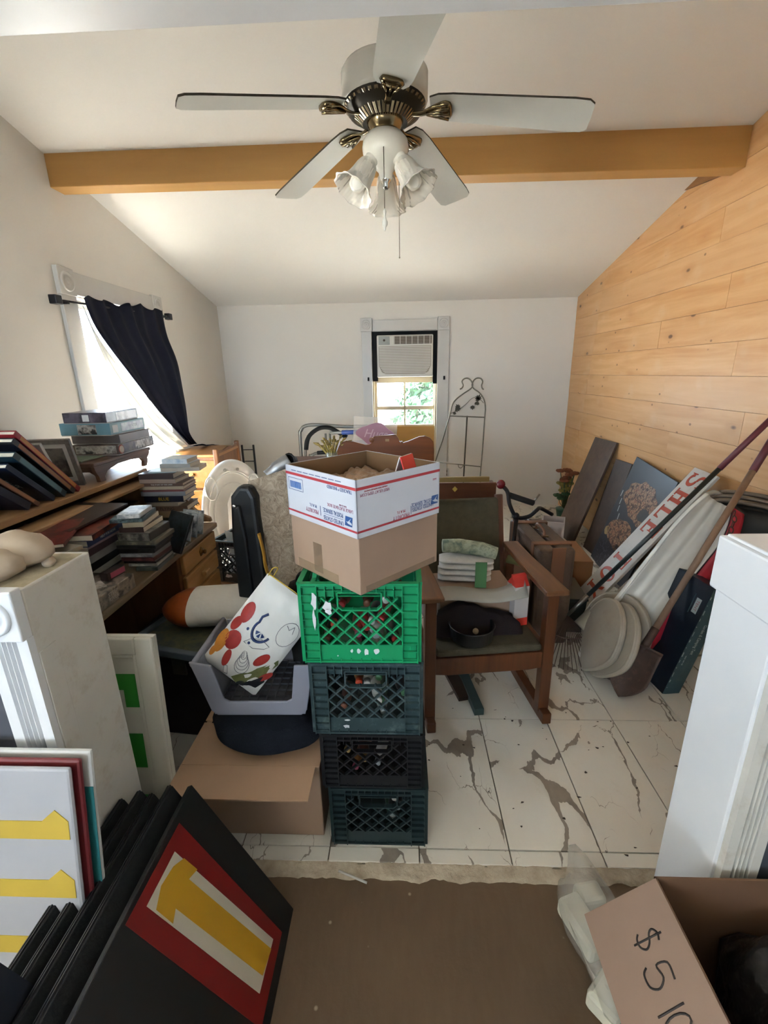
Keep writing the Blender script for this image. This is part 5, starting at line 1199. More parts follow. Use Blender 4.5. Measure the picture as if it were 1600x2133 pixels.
b = MB(); b.grid(lambda u, v: (-.235 + .47 * u, -.102 - .07 * v, .196 + .012 * math.sin(u * 7) - .035 * v + .025 * max(0, u - .75) * 4 * (1 - v)), 20, 4); b.build('torn_flap', paint('grey_card_flap', '#a8a49a', .8, var=.08), cart, solid=.003)
towel = fabric('white_towel', '#b9b3ac', '#d6d2cc', 40, .95, .5); fl_m = blotch('faded_floral_cloth', ['#7d8574', '#a3a893', '#8a917c', '#5f6d62'], 22, .9)
def folded(label, z, h, x0, x1, rz):
    t = thing('towel', label, 'towel', ((x0 + x1)/2, 2.02, z), (0, 0, rad(rz)), 'folded towels on the rocking chair'); w = x1 - x0
    for k in range(2):
        zz = k * h * .5 + h * .25
        b = MB(); b.tube([(-w/2, 0, zz), (-w/2 + .02, 0, zz), (-w/4, .0, zz + .003), (w/4, 0, zz + .002), (w/2 - .02, 0, zz), (w/2, 0, zz - .002)], [h * .7, h * .95, h * 1.05, h * 1.05, h * .95, h * .6], 14, flat=.27); b.build('fold', towel, t)
    return t
folded('lower white folded towel with a green band on the rocking chair box', .583, .058, .17, .42, -4)
folded('upper white folded towel with a green band on the rocking chair box', .641, .058, .175, .43, -5)
b = MB(); b.box(-.026, .026, -.094, -.086, 0, .125); o = b.build('green_band', paint('green_paper_band', '#4a7a4a', .6, var=.1), None, loc=(.365, 2.01, .583), rot=(0, 0, rad(-4))); tag(o, 'green paper band around the white towels on the rocking chair', 'paper band')
b = MB(); b.tube([(-.125, 0, 0), (-.05, .01, .004), (.06, .005, .0), (.13, 0, -.012)], [.036, .040, .040, .034], 16, flat=.85); o = b.build('rolled_fabric', fl_m, None, loc=(.315, 2.02, .738), rot=(0, rad(4), rad(-6))); tag(o, 'rolled faded floral cloth on top of the white towels', 'fabric roll')
pl = NT('clear_wrap', .12); pl.col('#cfc3bd'); pl.set(Alpha=.55); pv = pl.tc(); pl.bump(pl.noise(pv, 14, 4), .8, .02)
o = MB(); o.ball((0, 0, 0), .045, .05, .075, 18, wob=.5, seed=5); o = o.build('plastic_bag', pl.m, None, loc=(.135, 1.885, .49)); tag(o, 'clear crinkled plastic bag at the left of the rocking chair seat', 'plastic bag')
dk = fabric('dark_brown_jacket_cloth', '#191418', '#2c2322', 14, .85, .4)
b = MB(); b.grid(lambda u, v: (-.20 + .42 * u + .01 * math.sin(v * 9), -.055 + .11 * v, max(.0, (.13 + .025 * math.sin(u * 6) + .02 * noise.noise(Vector((u * 7, v * 5, 1)))) * (math.sin(PI * min(max(v, 0), 1)) ** .5) * (math.sin(PI * u) ** .35))), 34, 20); o = b.build('jacket', dk, None, loc=(.315, 1.86, .3965), rot=(0, 0, rad(5))); tag(o, 'dark brown jacket heaped in front of the box on the rocking chair', 'jacket')
pan = thing('pan', 'black round pan standing on the olive seat of the rocking chair', 'pan', (.305, 1.79, .397))
pm = paint('black_enamel_pan', '#161414', .45, var=.2)
MB().lathe([(.001, .002), (.078, .0), (.092, .01), (.098, .07), (.102, .072), (.100, .076), (.094, .072), (.088, .014), (.001, .010)], 28).build('bowl', pm, pan)
MB().ball((.02, .01, .03), .014).build('pan_knob', paint('cream_knob', '#b8a98c', .5), pan)
mc = thing('drink_carton', 'red and white carton standing between the armrest and the box on the rocking chair', 'carton', (.535, 1.93, .398), (0, 0, rad(18)))
MB().box(-.036, .036, -.036, .036, .04, .20).build('body', paint('carton_white', '#cfc9c6', .5), mc); MB().box(-.0365, .0365, -.0365, .0365, 0, .04).build('red_base', paint('carton_red', '#d43a30', .45), mc)
b = MB(); b.box(-.036, .036, -.036, .036, .20, .235, top=(.0, .030)); b.box(-.036, .036, -.006, .006, .235, .25); b.build('red_gable', paint('carton_red', '#d43a30', .45), mc)
yb = MB(); yb.tube([(-.05, 0, 0), (0, .01, .004), (.06, 0, -.006)], [.022, .026, .020], 10); o = yb.build('cloth_roll', paint('mustard_cloth', '#7d7a45', .9, var=.2), None, loc=(.60, 2.24, .575), rot=(0, rad(15), rad(-10)))
tag(o, 'mustard green cloth roll lying beside the rocking chair back', 'cloth roll')
b = MB(); b.box(-.11, .11, -.12, .12, 0, .552); o = b.build('carton', card, None, loc=(.60, 2.48, 0), rot=(0, 0, rad(5)), bevel=.003); tag(o, 'tall brown carton standing between the rocking chair and the suitcase', 'box')
# boards under the rocking chair
tb = MB().box(-.022, .022, -.20, .20, 0, .035).build('wood_strip', paint('teal_painted_wood', '#3c4f4c', .6, var=.15, scale=15), None, loc=(.325, 1.965, .0), rot=(0, 0, rad(8))); tag(tb, 'teal painted wood strip lying under the rocking chair', 'wood strip')
tb = MB().box(-.03, .03, -.20, .20, 0, .022).build('wood_strip', wood('dark_strip', '#3b2519', '#22140c', 'y'), None, loc=(.250, 2.06, .0), rot=(0, 0, rad(14))); tag(tb, 'dark brown wood strip lying under the rocking chair', 'wood strip')

# ================================================================ suitcase, handlebar, leaning boards
sc_m = paint('brown_suitcase_leather', '#5f4a3b', .45, var=.15, scale=5, bump=.2, bscale=70, dirt='#7a6350'); st_m2 = paint('tan_strap', '#7d5236', .45, var=.1)
su = thing('suitcase', 'old brown leather suitcase standing on edge right of the rocking chair', 'suitcase', (.835, 2.63, 0), (0, 0, rad(3)))
b = MB(); b.box(-.105, -.004, -.285, .285, 0, .60); b.build('half_shell', sc_m, su, bevel=.022, segs=3); b = MB(); b.box(.004, .105, -.285, .285, 0, .60); b.build('half_shell', sc_m, su, bevel=.022, segs=3)
MB().box(-.006, .006, -.28, .28, .006, .594).build('seam', paint('suitcase_dark', '#2c211a', .5), su)
for y in (-.19, .19):
    b = MB(); b.box(-.109, .109, y - .022, y + .022, .597, .606); b.box(-.109, -.104, y - .022, y + .022, .02, .6); b.box(.104, .109, y - .022, y + .022, .02, .6); b.build('strap', st_m2, su, bevel=.002)
MB().box(-.03, .045, -.292, -.283, .35, .61).build('strap', st_m2, su, bevel=.002)
MB().tube(smooth_path([(0, -.07, .60), (0, -.06, .63), (0, 0, .640), (0, .06, .63), (0, .07, .60)], 5), .011, 8, flat=.7).build('handle', st_m2, su)
for y in (-.08, .08): MB().box(-.018, .018, y - .014, y + .014, .599, .607).build('handle_loop', metal('dull_brass', '#8a7350', .35), su)
b = MB()
hb = thing('handlebar', 'black curved handlebar with foam grip standing behind the suitcase', 'handlebar', (0, 0, 0))
MB().tube(smooth_path([(.62, 2.78, .86), (.655, 2.76, .82), (.67, 2.74, .74), (.715, 2.73, .665), (.79, 2.74, .665), (.845, 2.76, .70), (.88, 2.80, .70), (.97, 2.84, .645)], 6), .0125, 10).build('bent_tube', blk, hb)
MB().tube([(.665, 2.76, .80), (.83, 2.80, .735)], .019, 10).build('foam_grip', paint('black_foam_grip', '#2b2a28', .9, var=.2), hb)
MB().tube([(.825, 2.80, .735), (.87, 2.81, .79)], .006, 8).build('brake_lever', metal('brake_steel', '#9a968c', .35), hb)
for s, (a_, b_) in enumerate((((.715, 2.73, .665), (.66, 2.60, .30)), ((.66, 2.60, .30), (.66, 2.55, .005)))): MB().tube([a_, b_], .013, 8).build('stem', blk, hb)
MB().ball((.615, 2.775, .865), .028, .028, .03).build('reflector', paint('red_reflector', '#6b1820', .2), hb); MB().ball((.71, 2.735, .67), .024).build('clamp', blk, hb)
dkw = wood('dark_walnut_board', '#5b4636', '#3f2d20', 'z', .7, .4)
def slab(name, label, cat, A, dn, wd, t, mat, edge=None):
    L = Vector(dn).length; Wd = Vector(wd).length; M = basis(Vector(A), dn, wd)
    g = tag(bpy.data.objects.new(name, None), label, cat); COL.objects.link(g); g.matrix_basis = M
    MB().box(0, L, 0, Wd, -t, 0).build('panel', mat, g, bevel=.002); return g, L, Wd
slab('board', 'wide dark brown board leaning on the pine wall in the far right corner', 'board', (1.838, 4.40, .925), (-.30, -.02, -.925), (0, -.44, 0), .022, dkw)
slab('board', 'narrower dark brown board leaning on the pine wall beside the wide one', 'board', (1.838, 3.93, .80), (-.20, -.02, -.80), (0, -.27, -.02), .022, wood('darker_walnut_board', '#4b382b', '#33241a', 'z', .7, .4))
pg, pL, pW = slab('poster_board', 'dark poster board with two grilled steaks leaning on the pine wall', 'poster', (1.822, 3.56, .885), (-.215, .10, -.87), (0, -.60, 0), .014, paint('poster_slate', '#2b3038', .35, var=.1))
sk = NT('grilled_steak_print', .4); v = sk.tc(); n1 = sk.noise(v, 26, 5, .65); n2 = sk.voro(v, 24, 'DISTANCE_TO_EDGE'); sk.col(sk.mix(sk.ramp(n2, [(.01, (1, 1, 1)), (.05, (0, 0, 0))]), sk.ramp(n1, [(.34, '#2e1a13'), (.44, '#5f3f2d'), (.52, '#a3805f'), (.6, '#7d3f30'), (.68, '#b8976c')]), '#3a2218'))
def blob(cx, cy, a, b_, r, s, n=22): 
    rr = random.Random(s); return [(cx + a * math.cos(t) * q * math.cos(r) - b_ * math.sin(t) * q * math.sin(r), cy + a * math.cos(t) * q * math.sin(r) + b_ * math.sin(t) * q * math.cos(r)) for t, q in [(2 * PI * i / n, rr.uniform(.88, 1.1)) for i in range(n)]]
I4 = Matrix.Identity(4)
sheet(blob(.27, .33, .15, .25, -.05, 1), sk.m, pg, I4, 'steak_print'); sheet(blob(.57, .24, .12, .18, .2, 2), sk.m, pg, I4, 'steak_print')
sheet(blob(.33, .42, .05, .07, .3, 3), paint('print_dark_garnish', '#3a3a36', .4), pg, Matrix.Translation((0, 0, .0006)), 'garnish_print', .0004)
sheet(blob(.62, .06, .04, .035, 0, 4), paint('print_yellow_flower', '#c2a468', .5, var=.2, scale=60), pg, I4, 'flower_print')
sheet(blob(.78, .24, .13, .22, .1, 5), blotch('dark_grape_print', ['#1b1a20', '#2c2a33', '#15141a', '#4a4854'], 40, .3), pg, I4, 'grape_print')
for i in range(5): sheet(rect(.05, .012, .30 + .06 * i, .03 + .012 * (i % 2)), paint('print_silver', '#a3a6ab', .3), pg, Matrix.Rotation(.06 * i, 4, 'Z'), 'fork_print', .0006)

# white sign with red letters
sg, sL, sW = slab('sign_board', 'long white sign board with red serif letters leaning on the pine wall', 'sign', (1.80, 2.815, .952), (-.66, .045, -.935), (0, -.225, 0), .018, paint('sign_white', '#d3cfca', .5, var=.05, dirt='#b5ada2'))
sr = paint('sign_red', '#c04a2c', .5, var=.06)
def ring(cx, cy, ra, rb, wa, wb, a0=0, a1=360, n=24):
    ts = [rad(a0 + (a1 - a0) * i / n) for i in range(n + 1)]
    return ts
def letter(ch, t0, h=.155, w=.10, y0=.035):
    # letter frame: x along the board, y from the baseline (far edge) across the board
    M = Matrix.Translation((t0 - w / 2, y0, 0)); b = MB(); T = .0025
    def r(x0, x1, ya, yb): b.prism([(x0 * w, ya * h), (x1 * w, ya * h), (x1 * w, yb * h), (x0 * w, yb * h)], 0, T)
    st = .26
    def stem(x, serif=.12):
        r(x, x + st, 0, 1); r(x - serif, x + st + serif, 0, .07); r(x - serif, x + st + serif, .93, 1)
    def arc(cx, cy, ra, rb, wa, wb, a0, a1, n=18):
        vs = []; 
        for k in range(n + 1):
            a = rad(a0 + (a1 - a0) * k / n); c, s = math.cos(a), math.sin(a); vs += [((cx + ra * c) * w, (cy + rb * s) * h, 0), ((cx + (ra - wa) * c) * w, (cy + (rb - wb) * s) * h, 0), ((cx + (ra - wa) * c) * w, (cy + (rb - wb) * s) * h, T), ((cx + ra * c) * w, (cy + rb * s) * h, T)]
        fs = []
        for k in range(n):
            for j in range(4): fs.append((4 * k + j, 4 * k + (j + 1) % 4, 4 * k + 4 + (j + 1) % 4, 4 * k + 4 + j))
        b._add(vs, fs)
    if ch == 'H': stem(.10); stem(.66); r(.3, .7, .45, .55)
    elif ch == 'L': stem(.14); r(.3, .95, 0, .08); b.prism([(.95 * w, 0), (.95 * w, .30 * h), (.88 * w, .30 * h), (.75 * w, .08 * h)], 0, T)
    elif ch == 'E': stem(.14); r(.3, .92, 0, .08); r(.3, .92, .92, 1); r(.3, .70, .46, .54); r(.84, .92, 0, .25); r(.84, .92, .75, 1); r(.64, .70, .38, .62)
    elif ch == 'T': r(.37, .63, 0, 1); r(.25, .75, 0, .07); r(.03, .97, .92, 1); r(.03, .10, .72, 1); r(.90, .97, .72, 1)
    elif ch == 'O': arc(.5, .5, .47, .5, .25, .09, 0, 360, 28)
    elif ch == 'Y': b.prism([(.37 * w, 0), (.63 * w, 0), (.63 * w, .45 * h), (1.0 * w, h), (.78 * w, h), (.5 * w, .55 * h), (.24 * w, h), (0, h), (.37 * w, .45 * h)], 0, T); r(.22, .78, 0, .07)
    elif ch == 'S': arc(.5, .74, .42, .26, .20, .10, 10, 270); arc(.5, .27, .45, .27, .22, .10, -170, 90); r(.05, .12, .02, .3); r(.82, .9, .7, .98)
    b.build('letter', sr, sg, M=M)
for ch, t in zip('SHLETOY', (.075, .20, .325, .445, .70, .825, .945)): letter(ch, t * sL / 1.145)
# cartons behind the sign
cb2 = thing('cardboard_carton', 'tan carton with a star shaped hole on the floor behind the white sign', 'box', (1.15, 3.08, 0), (0, 0, rad(-4)))
MB().box(-.15, .15, -.20, .20, 0, .30).build('body', paint('tan_carton', '#8f6238', .75, var=.08, scale=5), cb2, bevel=.003)
b = MB(); b.prism([(.03 * math.cos(2 * PI * i / 10) * (1 if i % 2 else .4), .03 * math.sin(2 * PI * i / 10) * (1 if i % 2 else .4)) for i in range(10)], .3, .301); b.build('star_hole_shade', paint('gap_shade_dark', '#1d150f', .9), cb2, loc=(.03, -.05, 0))  # flat dark star on the lid, the cut hole's shade painted in
MB().box(-.15, .0, -.30, -.20, .285, .30).build('flap', paint('tan_carton', '#8f6238', .75), cb2)
dg = thing('storage_bin', 'dark green storage bin on the floor between the suitcase and the sign', 'bin', (1.03, 2.62, 0), (0, 0, rad(-5)))
MB().box(-.07, .07, -.14, .14, 0, .22, top=(-.01, -.01)).build('body', paint('dark_green_bin', '#15211f', .4, var=.1), dg, bevel=.006); MB().box(-.085, .085, -.155, .155, .22, .235).build('rim', paint('dark_green_bin', '#15211f', .4), dg, bevel=.003)
# flower pot and white slotted crate in the corner
fp = thing('artificial_flowers', 'orange and yellow artificial flowers in a green pot in the far right corner', 'flowers', (1.70, 4.62, 0))
MB().lathe([(.001, 0), (.06, 0), (.085, .14), (.09, .15), (.001, .15)], 18).build('pot', paint('pot_green', '#2f5236', .5), fp)
stem_m = paint('flower_stem_green', '#4d5a2e', .7, var=.2)
for i in range(22):
    a = R.uniform(0, 6.28); rr = R.uniform(.01, .09); h = R.uniform(.26, .56); e = (rr * 1.2 * math.cos(a) - .02, rr * math.sin(a) - .02, h)
    MB().tube([(0, 0, .14), (e[0] * .6, e[1] * .6, h * .7), e], .004, 5).build('flower_stem', stem_m, fp)
    k = MB()
    for j in range(5):
        t = 2 * PI * j / 5; k.ball((e[0] + .024 * math.cos(t), e[1] + .024 * math.sin(t), e[2]), .024, .024, .016, 8)
    k.build('blossom', [paint('blossom_rust', '#8a4a22', .8, var=.2), paint('blossom_yellow', '#9a8a3a', .8, var=.2), paint('leaf_green_cloth', '#3f6336', .8, var=.2)][0 if h > .45 else (1 if h > .33 else 2)], fp)
ws = thing('slotted_crate', 'white slotted plastic basket standing beside the far brown board', 'basket', (1.40, 4.05, 0), (0, 0, rad(-20)))
wsm = paint('white_basket', '#cfc6c4', .5, var=.04)
for (x0, x1, z0, z1) in ((-.10, .10, 0, .05), (-.10, .10, .17, .22)): MB().box(x0, x1, -.10, -.09, z0, z1).build('wall_rail', wsm, ws)
for i in range(4): MB().box(-.10 + i * .06, -.08 + i * .06, -.10, -.09, .05, .17).build('wall_bar', wsm, ws)
MB().box(-.10, -.09, -.09, .10, 0, .22).build('side_wall', wsm, ws); MB().box(.09, .10, -.09, .10, 0, .22).build('side_wall', wsm, ws); MB().box(-.10, .10, .09, .10, 0, .22).build('back_wall', wsm, ws); MB().box(-.1, .1, -.1, .1, 0, .01).build('base', wsm, ws)

# ================================================================ garden tools leaning on the pine wall
steel = metal('worn_steel', '#8f8c88', .35); rust = paint('rusty_steel', '#5f4a40', .6, .1, var=.2, scale=14, dirt='#755a4c'); ash = wood('ash_handle', '#9a7f68', '#7d6350', 'z', 1, .55); redg = paint('maroon_sleeve', '#6b2f36', .5, var=.08); dkp = paint('dark_green_pole', '#2b302c', .4, var=.1)
def along(a, b, t): return tuple(a[i] + (b[i] - a[i]) * t for i in range(3))
def rake():
    r = thing('leaf_rake', 'leaf rake with a dark pole and maroon grip leaning on the pine wall', 'rake', (0, 0, 0))
    top = (1.835, 2.29, 1.36); bot = (1.045, 2.35, .32); MB().tube([along(bot, top, 0), along(bot, top, .70)], .0125, 10).build('pole', dkp, r); MB().tube([along(bot, top, .70), along(bot, top, .98)], .0145, 10).build('grip', redg, r)
    fe = (.945, 2.357, .19); MB().tube([bot, fe], [.015, .010], 10).build('ferrule', steel, r)
    MB().tube([along(bot, fe, .6), along(bot, fe, 1.1)], .004, 6).build('brace', steel, r)
    ax = Vector((-.02, -.30, -.17)).normalized(); side = Vector((.9, -.25, .05)); side = (side - ax * side.dot(ax)).normalized()
    for i in range(18):
        a = rad(-34 + 68 * i / 17); d = ax * math.cos(a) + side * math.sin(a); p0 = Vector(fe); L = .33
        p1 = p0 + d * L * .5; p2 = p0 + d * L * .93; p1.z = max(p1.z, .03); p2.z = max(p2.z, .022); p3 = p2 + Vector((d.x * .02, d.y * .02, -.016)); p3.z = max(p3.z, .004)
        MB().tube([p0, p1, p2, p3], .0021, 5).build('tine', rust, r)
    q = [Vector(fe) + (ax * math.cos(a) + side * math.sin(a)) * .15 for a in [rad(-34 + 68 * i / 8) for i in range(9)]]
    MB().tube([(p.x, p.y, max(p.z, .03)) for p in q], .0035, 5).build('tine_bar', rust, r)
rake()
def shovel():
    s = thing('shovel', 'rusty round point shovel with ash handle and maroon sleeve leaning on the pine wall', 'shovel', (0, 0, 0))
    top = (1.835, 2.30, 1.24); sock = (1.22, 2.00, .285)
    MB().tube([along(sock, top, 0.0), along(sock, top, .82)], .0155, 10).build('handle', ash, s); MB().tube([along(sock, top, .80), along(sock, top, .99)], .0175, 10).build('sleeve', redg, s)
    ax = (Vector(sock) - Vector(top)).normalized(); neck = Vector(sock) + ax * .10; MB().tube([Vector(sock) - ax * .04, Vector(sock) + ax * .04, neck], [.019, .019, .016], 10).build('socket', rust, s)
    side = Vector((.62, -.78, .06)); d = Vector((-.42, -.28, -.86)); d.normalize(); side = (side - d * side.dot(d)).normalized(); nrm = d.cross(side)
    P0 = Vector((1.165, 1.972, .245)); Lb = .275
    def bl_(u, v):
        w = .098 * (1.0 if v < .55 else max(.0, 1 - ((v - .55) / .45) ** 2.2)) * (1 - .06 * v); x = (u - .5) * 2
        dish = .028 * (1 - x * x) * (.6 + .4 * math.sin(PI * min(v, 1)))
        p = P0 + d * (Lb * v) + side * (x * w) + nrm * (dish * -1); p.z = max(p.z, .004); return p
    MB().grid(bl_, 13, 16).build('blade', rust, s, solid=.003)
    MB().tube([P0 - side * .098, P0 - side * .03, P0 + side * .03, P0 + side * .098], .006, 6).build('step', rust, s)
shovel()
def scoop():
    wgrip = paint('white_plastic_grip', '#b9b5ac', .4, var=.05); bsl = paint('brown_grey_pole', '#6d6050', .5, var=.12); gsl = paint('grey_cream_pole', '#a39a88', .5, var=.08)
    s = thing('snow_shovel', 'pale shovel shaft with a white D grip and wire wrapping between rake and sled', 'shovel', (0, 0, 0))
    top = (1.60, 2.36, .80); bot = (1.06, 2.27, .235)
    MB().tube([along(bot, top, .0), along(bot, top, .42)], .017, 10).build('lower_shaft', gsl, s); MB().tube([along(bot, top, .42), along(bot, top, .84)], .018, 10).build('brown_sleeve', bsl, s); MB().tube([along(bot, top, .84), along(bot, top, .97)], [.018, .021], 10).build('collar', wgrip, s)
    t = Vector(top); MB().tube(smooth_path([t, t + Vector((.0, .03, .07)), t + Vector((.055, .04, .10)), t + Vector((.10, .035, .08)), t + Vector((.11, .0, .03)), t + Vector((.06, -.03, -.005)), t], 5), .013, 8).build('d_grip', wgrip, s)
    for k in range(5):
        c = Vector(along(bot, top, .06 + .05 * k)); MB().tube([c + Vector((.02 * math.cos(a), .02 * math.sin(a) * .6, .02 * math.sin(a))) for a in [2 * PI * i / 10 for i in range(11)]], .0018, 4).build('wire_wrap', rust, s)
    ax = (Vector(bot) - Vector(top)).normalized(); sd_ = (Vector((.5, -.85, .1)) - ax * Vector((.5, -.85, .1)).dot(ax)).normalized(); nn = ax.cross(sd_)
    def f(u, v):
        p = Vector(bot) + ax * (.12 * v - .02) + sd_ * ((u - .5) * .12) + nn * (.03 * math.cos((u - .5) * 3)); p.z = max(p.z, .005 + .0 * u); return p
    MB().grid(f, 10, 8).build('scoop_blade', gsl, s, solid=.004)
scoop()
# sled
swm = NT('white_sled_plastic', .35); swm.col('#d6d3cb'); srm = paint('sled_red_plastic', '#b8283c', .4, var=.06)
sl = tag(bpy.data.objects.new('sled', None), 'long white plastic sled with a red side leaning between shovel and folding chairs', 'sled'); COL.objects.link(sl)
sl.matrix_basis = basis((1.29, 2.19, .505), (.55, .1, .83), (-.75, .45, .45))
def sledf(u, v):
    x = -.56 + 1.05 * u; k = 1 - .45 * max(0, (abs(2 * u - 1) - .55) / .45) ** 2; y = (-.14 + .20 * v) * k
    e = abs(2 * v - 1); z = -.045 * (1 - e ** 3) + .010 * math.cos(v * 6 * PI) * (1 - e) + .05 * max(0, u - .8)
    return (x, y, z)
MB().grid(sledf, 40, 26).build('hull', swm.m, sl, solid=.005)
for s in (-1, 1):
    def rim(u, v):
        p = sledf(u, 0 if s < 0 else 1); return (p[0], p[1] + s * .004 + s * (.060 if s < 0 else .012) * v, p[2] + .012 - (.022 if s < 0 else .02) * v)
    MB().grid(rim, 40, 4).build('red_side' if s < 0 else 'white_rim', srm if s < 0 else swm.m, sl, solid=.006)
# chain hanging from the sled tip
ch = thing('chain', 'short rusty chain hanging from the tip of the sled', 'chain', (1.60, 2.15, .86))
pts = [(0, 0, 0), (.004, -.004, -.026), (.0, -.008, -.052), (-.006, -.012, -.078), (-.016, -.014, -.104), (-.026, -.016, -.13), (-.034, -.018, -.156), (-.04, -.02, -.182)]
for i, p in enumerate(pts):
    M = Fr(p, (0, rad(12), rad(90 * (i % 2) + 30))); MB().tube([(.0095 * math.cos(a), 0, .017 * math.sin(a)) for a in [2 * PI * k / 12 for k in range(12)]], .0026, 6, M=M, closed=True).build('link', rust, ch)
b = MB(); b.tube([(.013 * math.cos(a), 0, .013 * math.sin(a)) for a in [2 * PI * k / 12 for k in range(12)]], .003, 6, closed=True); b.build('end_ring', rust, ch, loc=(-.044, -.022, -.21))
# round pale seats standing on edge
seat_m = paint('pale_plastic_seat', '#aaa091', .5, var=.06, scale=6, dirt='#8f8474')
SG = 'round pale seats standing on edge by the tools'
for i, (x, y, z, r, lab) in enumerate(((1.065, 2.045, .218, .205, 'round pale plastic seat standing on edge, nearest the doorway'), (1.025, 2.10, .216, .203, 'round pale plastic seat standing on edge behind the nearest one'), (1.13, 2.17, .212, .20, 'round pale plastic seat standing on edge farthest from the doorway'))):
    t = tag(bpy.data.objects.new('stool_seat', None), lab, 'seat', SG); COL.objects.link(t)
    t.matrix_basis = Matrix.Translation((x, y, z)) @ Matrix.Rotation(rad(-5 if i < 2 else 25), 4, 'Z') @ Matrix.Rotation(rad(-70), 4, 'Y')
    def tear(p):
        x, y, z_ = p; q = max(0.0, -x / r); return (x * (1.0 if x > 0 else 1.06), y * (1 - .55 * q ** 1.5), z_ + .03 * (1 - (x * x + y * y) / (r * r)))
    b = MB(); b.lathe([(.001, .018), (r * .6, .016), (r * .86, .010), (r * .94, .016), (r, .012), (r * 1.01, -.002), (r * .97, -.016), (r * .9, -.012), (r * .5, -.004), (.001, -.002)], 40); b.v = [tear(p) for p in b.v]; b.build('pad', seat_m, t)
    b = MB(); b.tube([(r * .97 * math.cos(a), r * .97 * math.sin(a), .012) for a in [2 * PI * k / 40 for k in range(40)]], .007, 6, closed=True); b.v = [tear(p) for p in b.v]; b.build('rim', seat_m, t)
# folding chairs behind
fcm = paint('brown_grey_tube', '#857769', .4, .4, var=.1); fsm = paint('dark_chair_panel', '#2c2b28', .5, var=.12)
for i in range(3):
    t = tag(bpy.data.objects.new('folding_chair', None), ['folding chair with a brown tube frame, first of three leaning behind the right half wall', 'folding chair with a brown tube frame, middle of three leaning behind the right half wall', 'folding chair with a brown tube frame, last of three against the pine wall'][i], 'folding chair', 'folding chairs by the pine wall'); COL.objects.link(t)
    t.matrix_basis = Matrix.Translation((1.665 + .028 * i, 2.19 + .03 * i, 0)) @ Matrix.Rotation(rad(-55), 4, 'Z') @ Matrix.Rotation(rad(-5), 4, 'X')
    h = .885 + .014 * i
    MB().tube(smooth_path([(-.20, 0, .01), (-.20, 0, .5), (-.20, 0, h - .11), (-.165, 0, h - .03), (-.09, 0, h), (.09, 0, h), (.165, 0, h - .03), (.20, 0, h - .11), (.20, 0, .5), (.20, 0, .01)], 6), .0125, 8).build('back_frame', fcm, t)
    MB().tube(smooth_path([(-.17, -.02, .012), (-.17, -.02, .6), (-.14, -.02, .66), (.14, -.02, .66), (.17, -.02, .6), (.17, -.02, .012)], 4), .011, 8).build('front_frame', fcm, t)
    b = MB(); b.grid(lambda u, v: (-.185 + .37 * u, -.004 - .02 * math.sin(PI * u) * -1, h - .25 + .22 * v), 12, 4); b.build('backrest', fsm, t, solid=.003)
    MB().box(-.165, .165, -.018, .0, .22, .62).build('seat', fsm, t, bevel=.006); MB().tube([(-.17, -.02, .14), (.17, -.02, .14)], .008, 6).build('cross_bar', fcm, t)
# dark blue carton leaning on the chairs
bb = tag(bpy.data.objects.new('blue_carton', None), 'tall dark blue carton with small white print leaning beside the rusty shovel', 'box'); COL.objects.link(bb)
bb.matrix_basis = Matrix.Translation((1.275, 1.925, .002)) @ Matrix.Rotation(rad(6), 4, 'Z') @ Matrix.Rotation(rad(15.5), 4, 'Y')
nbm = paint('carton_navy', '#111c2c', .4, var=.1, dirt='#22303c'); tbm = paint('carton_teal_end', '#35525a', .45, var=.1, dirt='#52645f')
MB().box(0, .085, 0, .235, .0, .585).build('body', nbm, bb, bevel=.002); MB().box(.001, .084, -.0008, 0, .002, .583).build('end_panel', tbm, bb)
pale = paint('print_pale_blue', '#aab4b5', .5)
FX = basis((.046, -.0012, .32), (0, 0, -1), (1, 0, 0))
text('Garden & Camping Tent', .022, pale, bb, FX, sx=.75); text('easy set up', .012, pale, bb, FX @ Matrix.Translation((.12, -.02, 0)))
FL = basis((-.0006, .045, .47), (0, 0, -1), (0, -1, 0))
sheet(rect(.075, .030), pale, bb, FL, 'white_label'); sheet(rect(.10, .006, 0, -.03), tbm, bb, FL, 'label_line')
text('TENT', .022, paint('print_dull_red', '#a05a58', .5), bb, FL @ Matrix.Translation((0, 0, .001)))
for i in range(14): sheet(rect(.004 + .010 * (i % 3), .003 + .002 * (i % 2), 0, 0), pale, bb, basis((.004 + R.uniform(0, .004), -.0013, .04 + .038 * i), (0, 0, 1), (1, 0, 0)), 'scuff', .0003)
# ================================================================ things along the back wall
cherry = wood('headboard_maple', '#85491a', '#63340f', 'x', .8, .35); cherry2 = wood('brown_panel_wood', '#6b4127', '#4c2b18', 'x', .8, .45)
def hx(px): return -.469 + (px - 700) * .00340
def hz(py): return .998 - (py - 945) * .00337
hb_ = thing('headboard', 'curved brown wooden headboard standing behind the mailing box', 'headboard', (0, 3.2, 0))
prof = [(703, 941), (707, 930), (714, 921), (723, 918), (738, 920), (752, 924), (763, 927), (771, 926), (777, 921), (779, 911), (782, 909), (826, 906), (831, 914), (834, 922), (842, 923), (852, 920), (862, 916), (874, 911), (886, 910), (896, 914), (903, 922), (905, 940)]
pp = [(hx(x), hz(y)) for x, y in prof]
MB().prism([(hx(703), 0)] + pp + [(hx(905), 0)], -.012, .012, plane='xz').build('panel', cherry, hb_, bevel=.005)
MB().lathe([(.018, -.02), (.018, .02)], 16, M=Fr((hx(776), 0, hz(917)), (rad(90), 0, 0))).build('scroll', cherry, hb_, bevel=.003); MB().lathe([(.008, -.02), (.008, .02)], 12, M=Fr((hx(838), 0, hz(923)), (rad(90), 0, 0))).build('scroll', cherry, hb_)
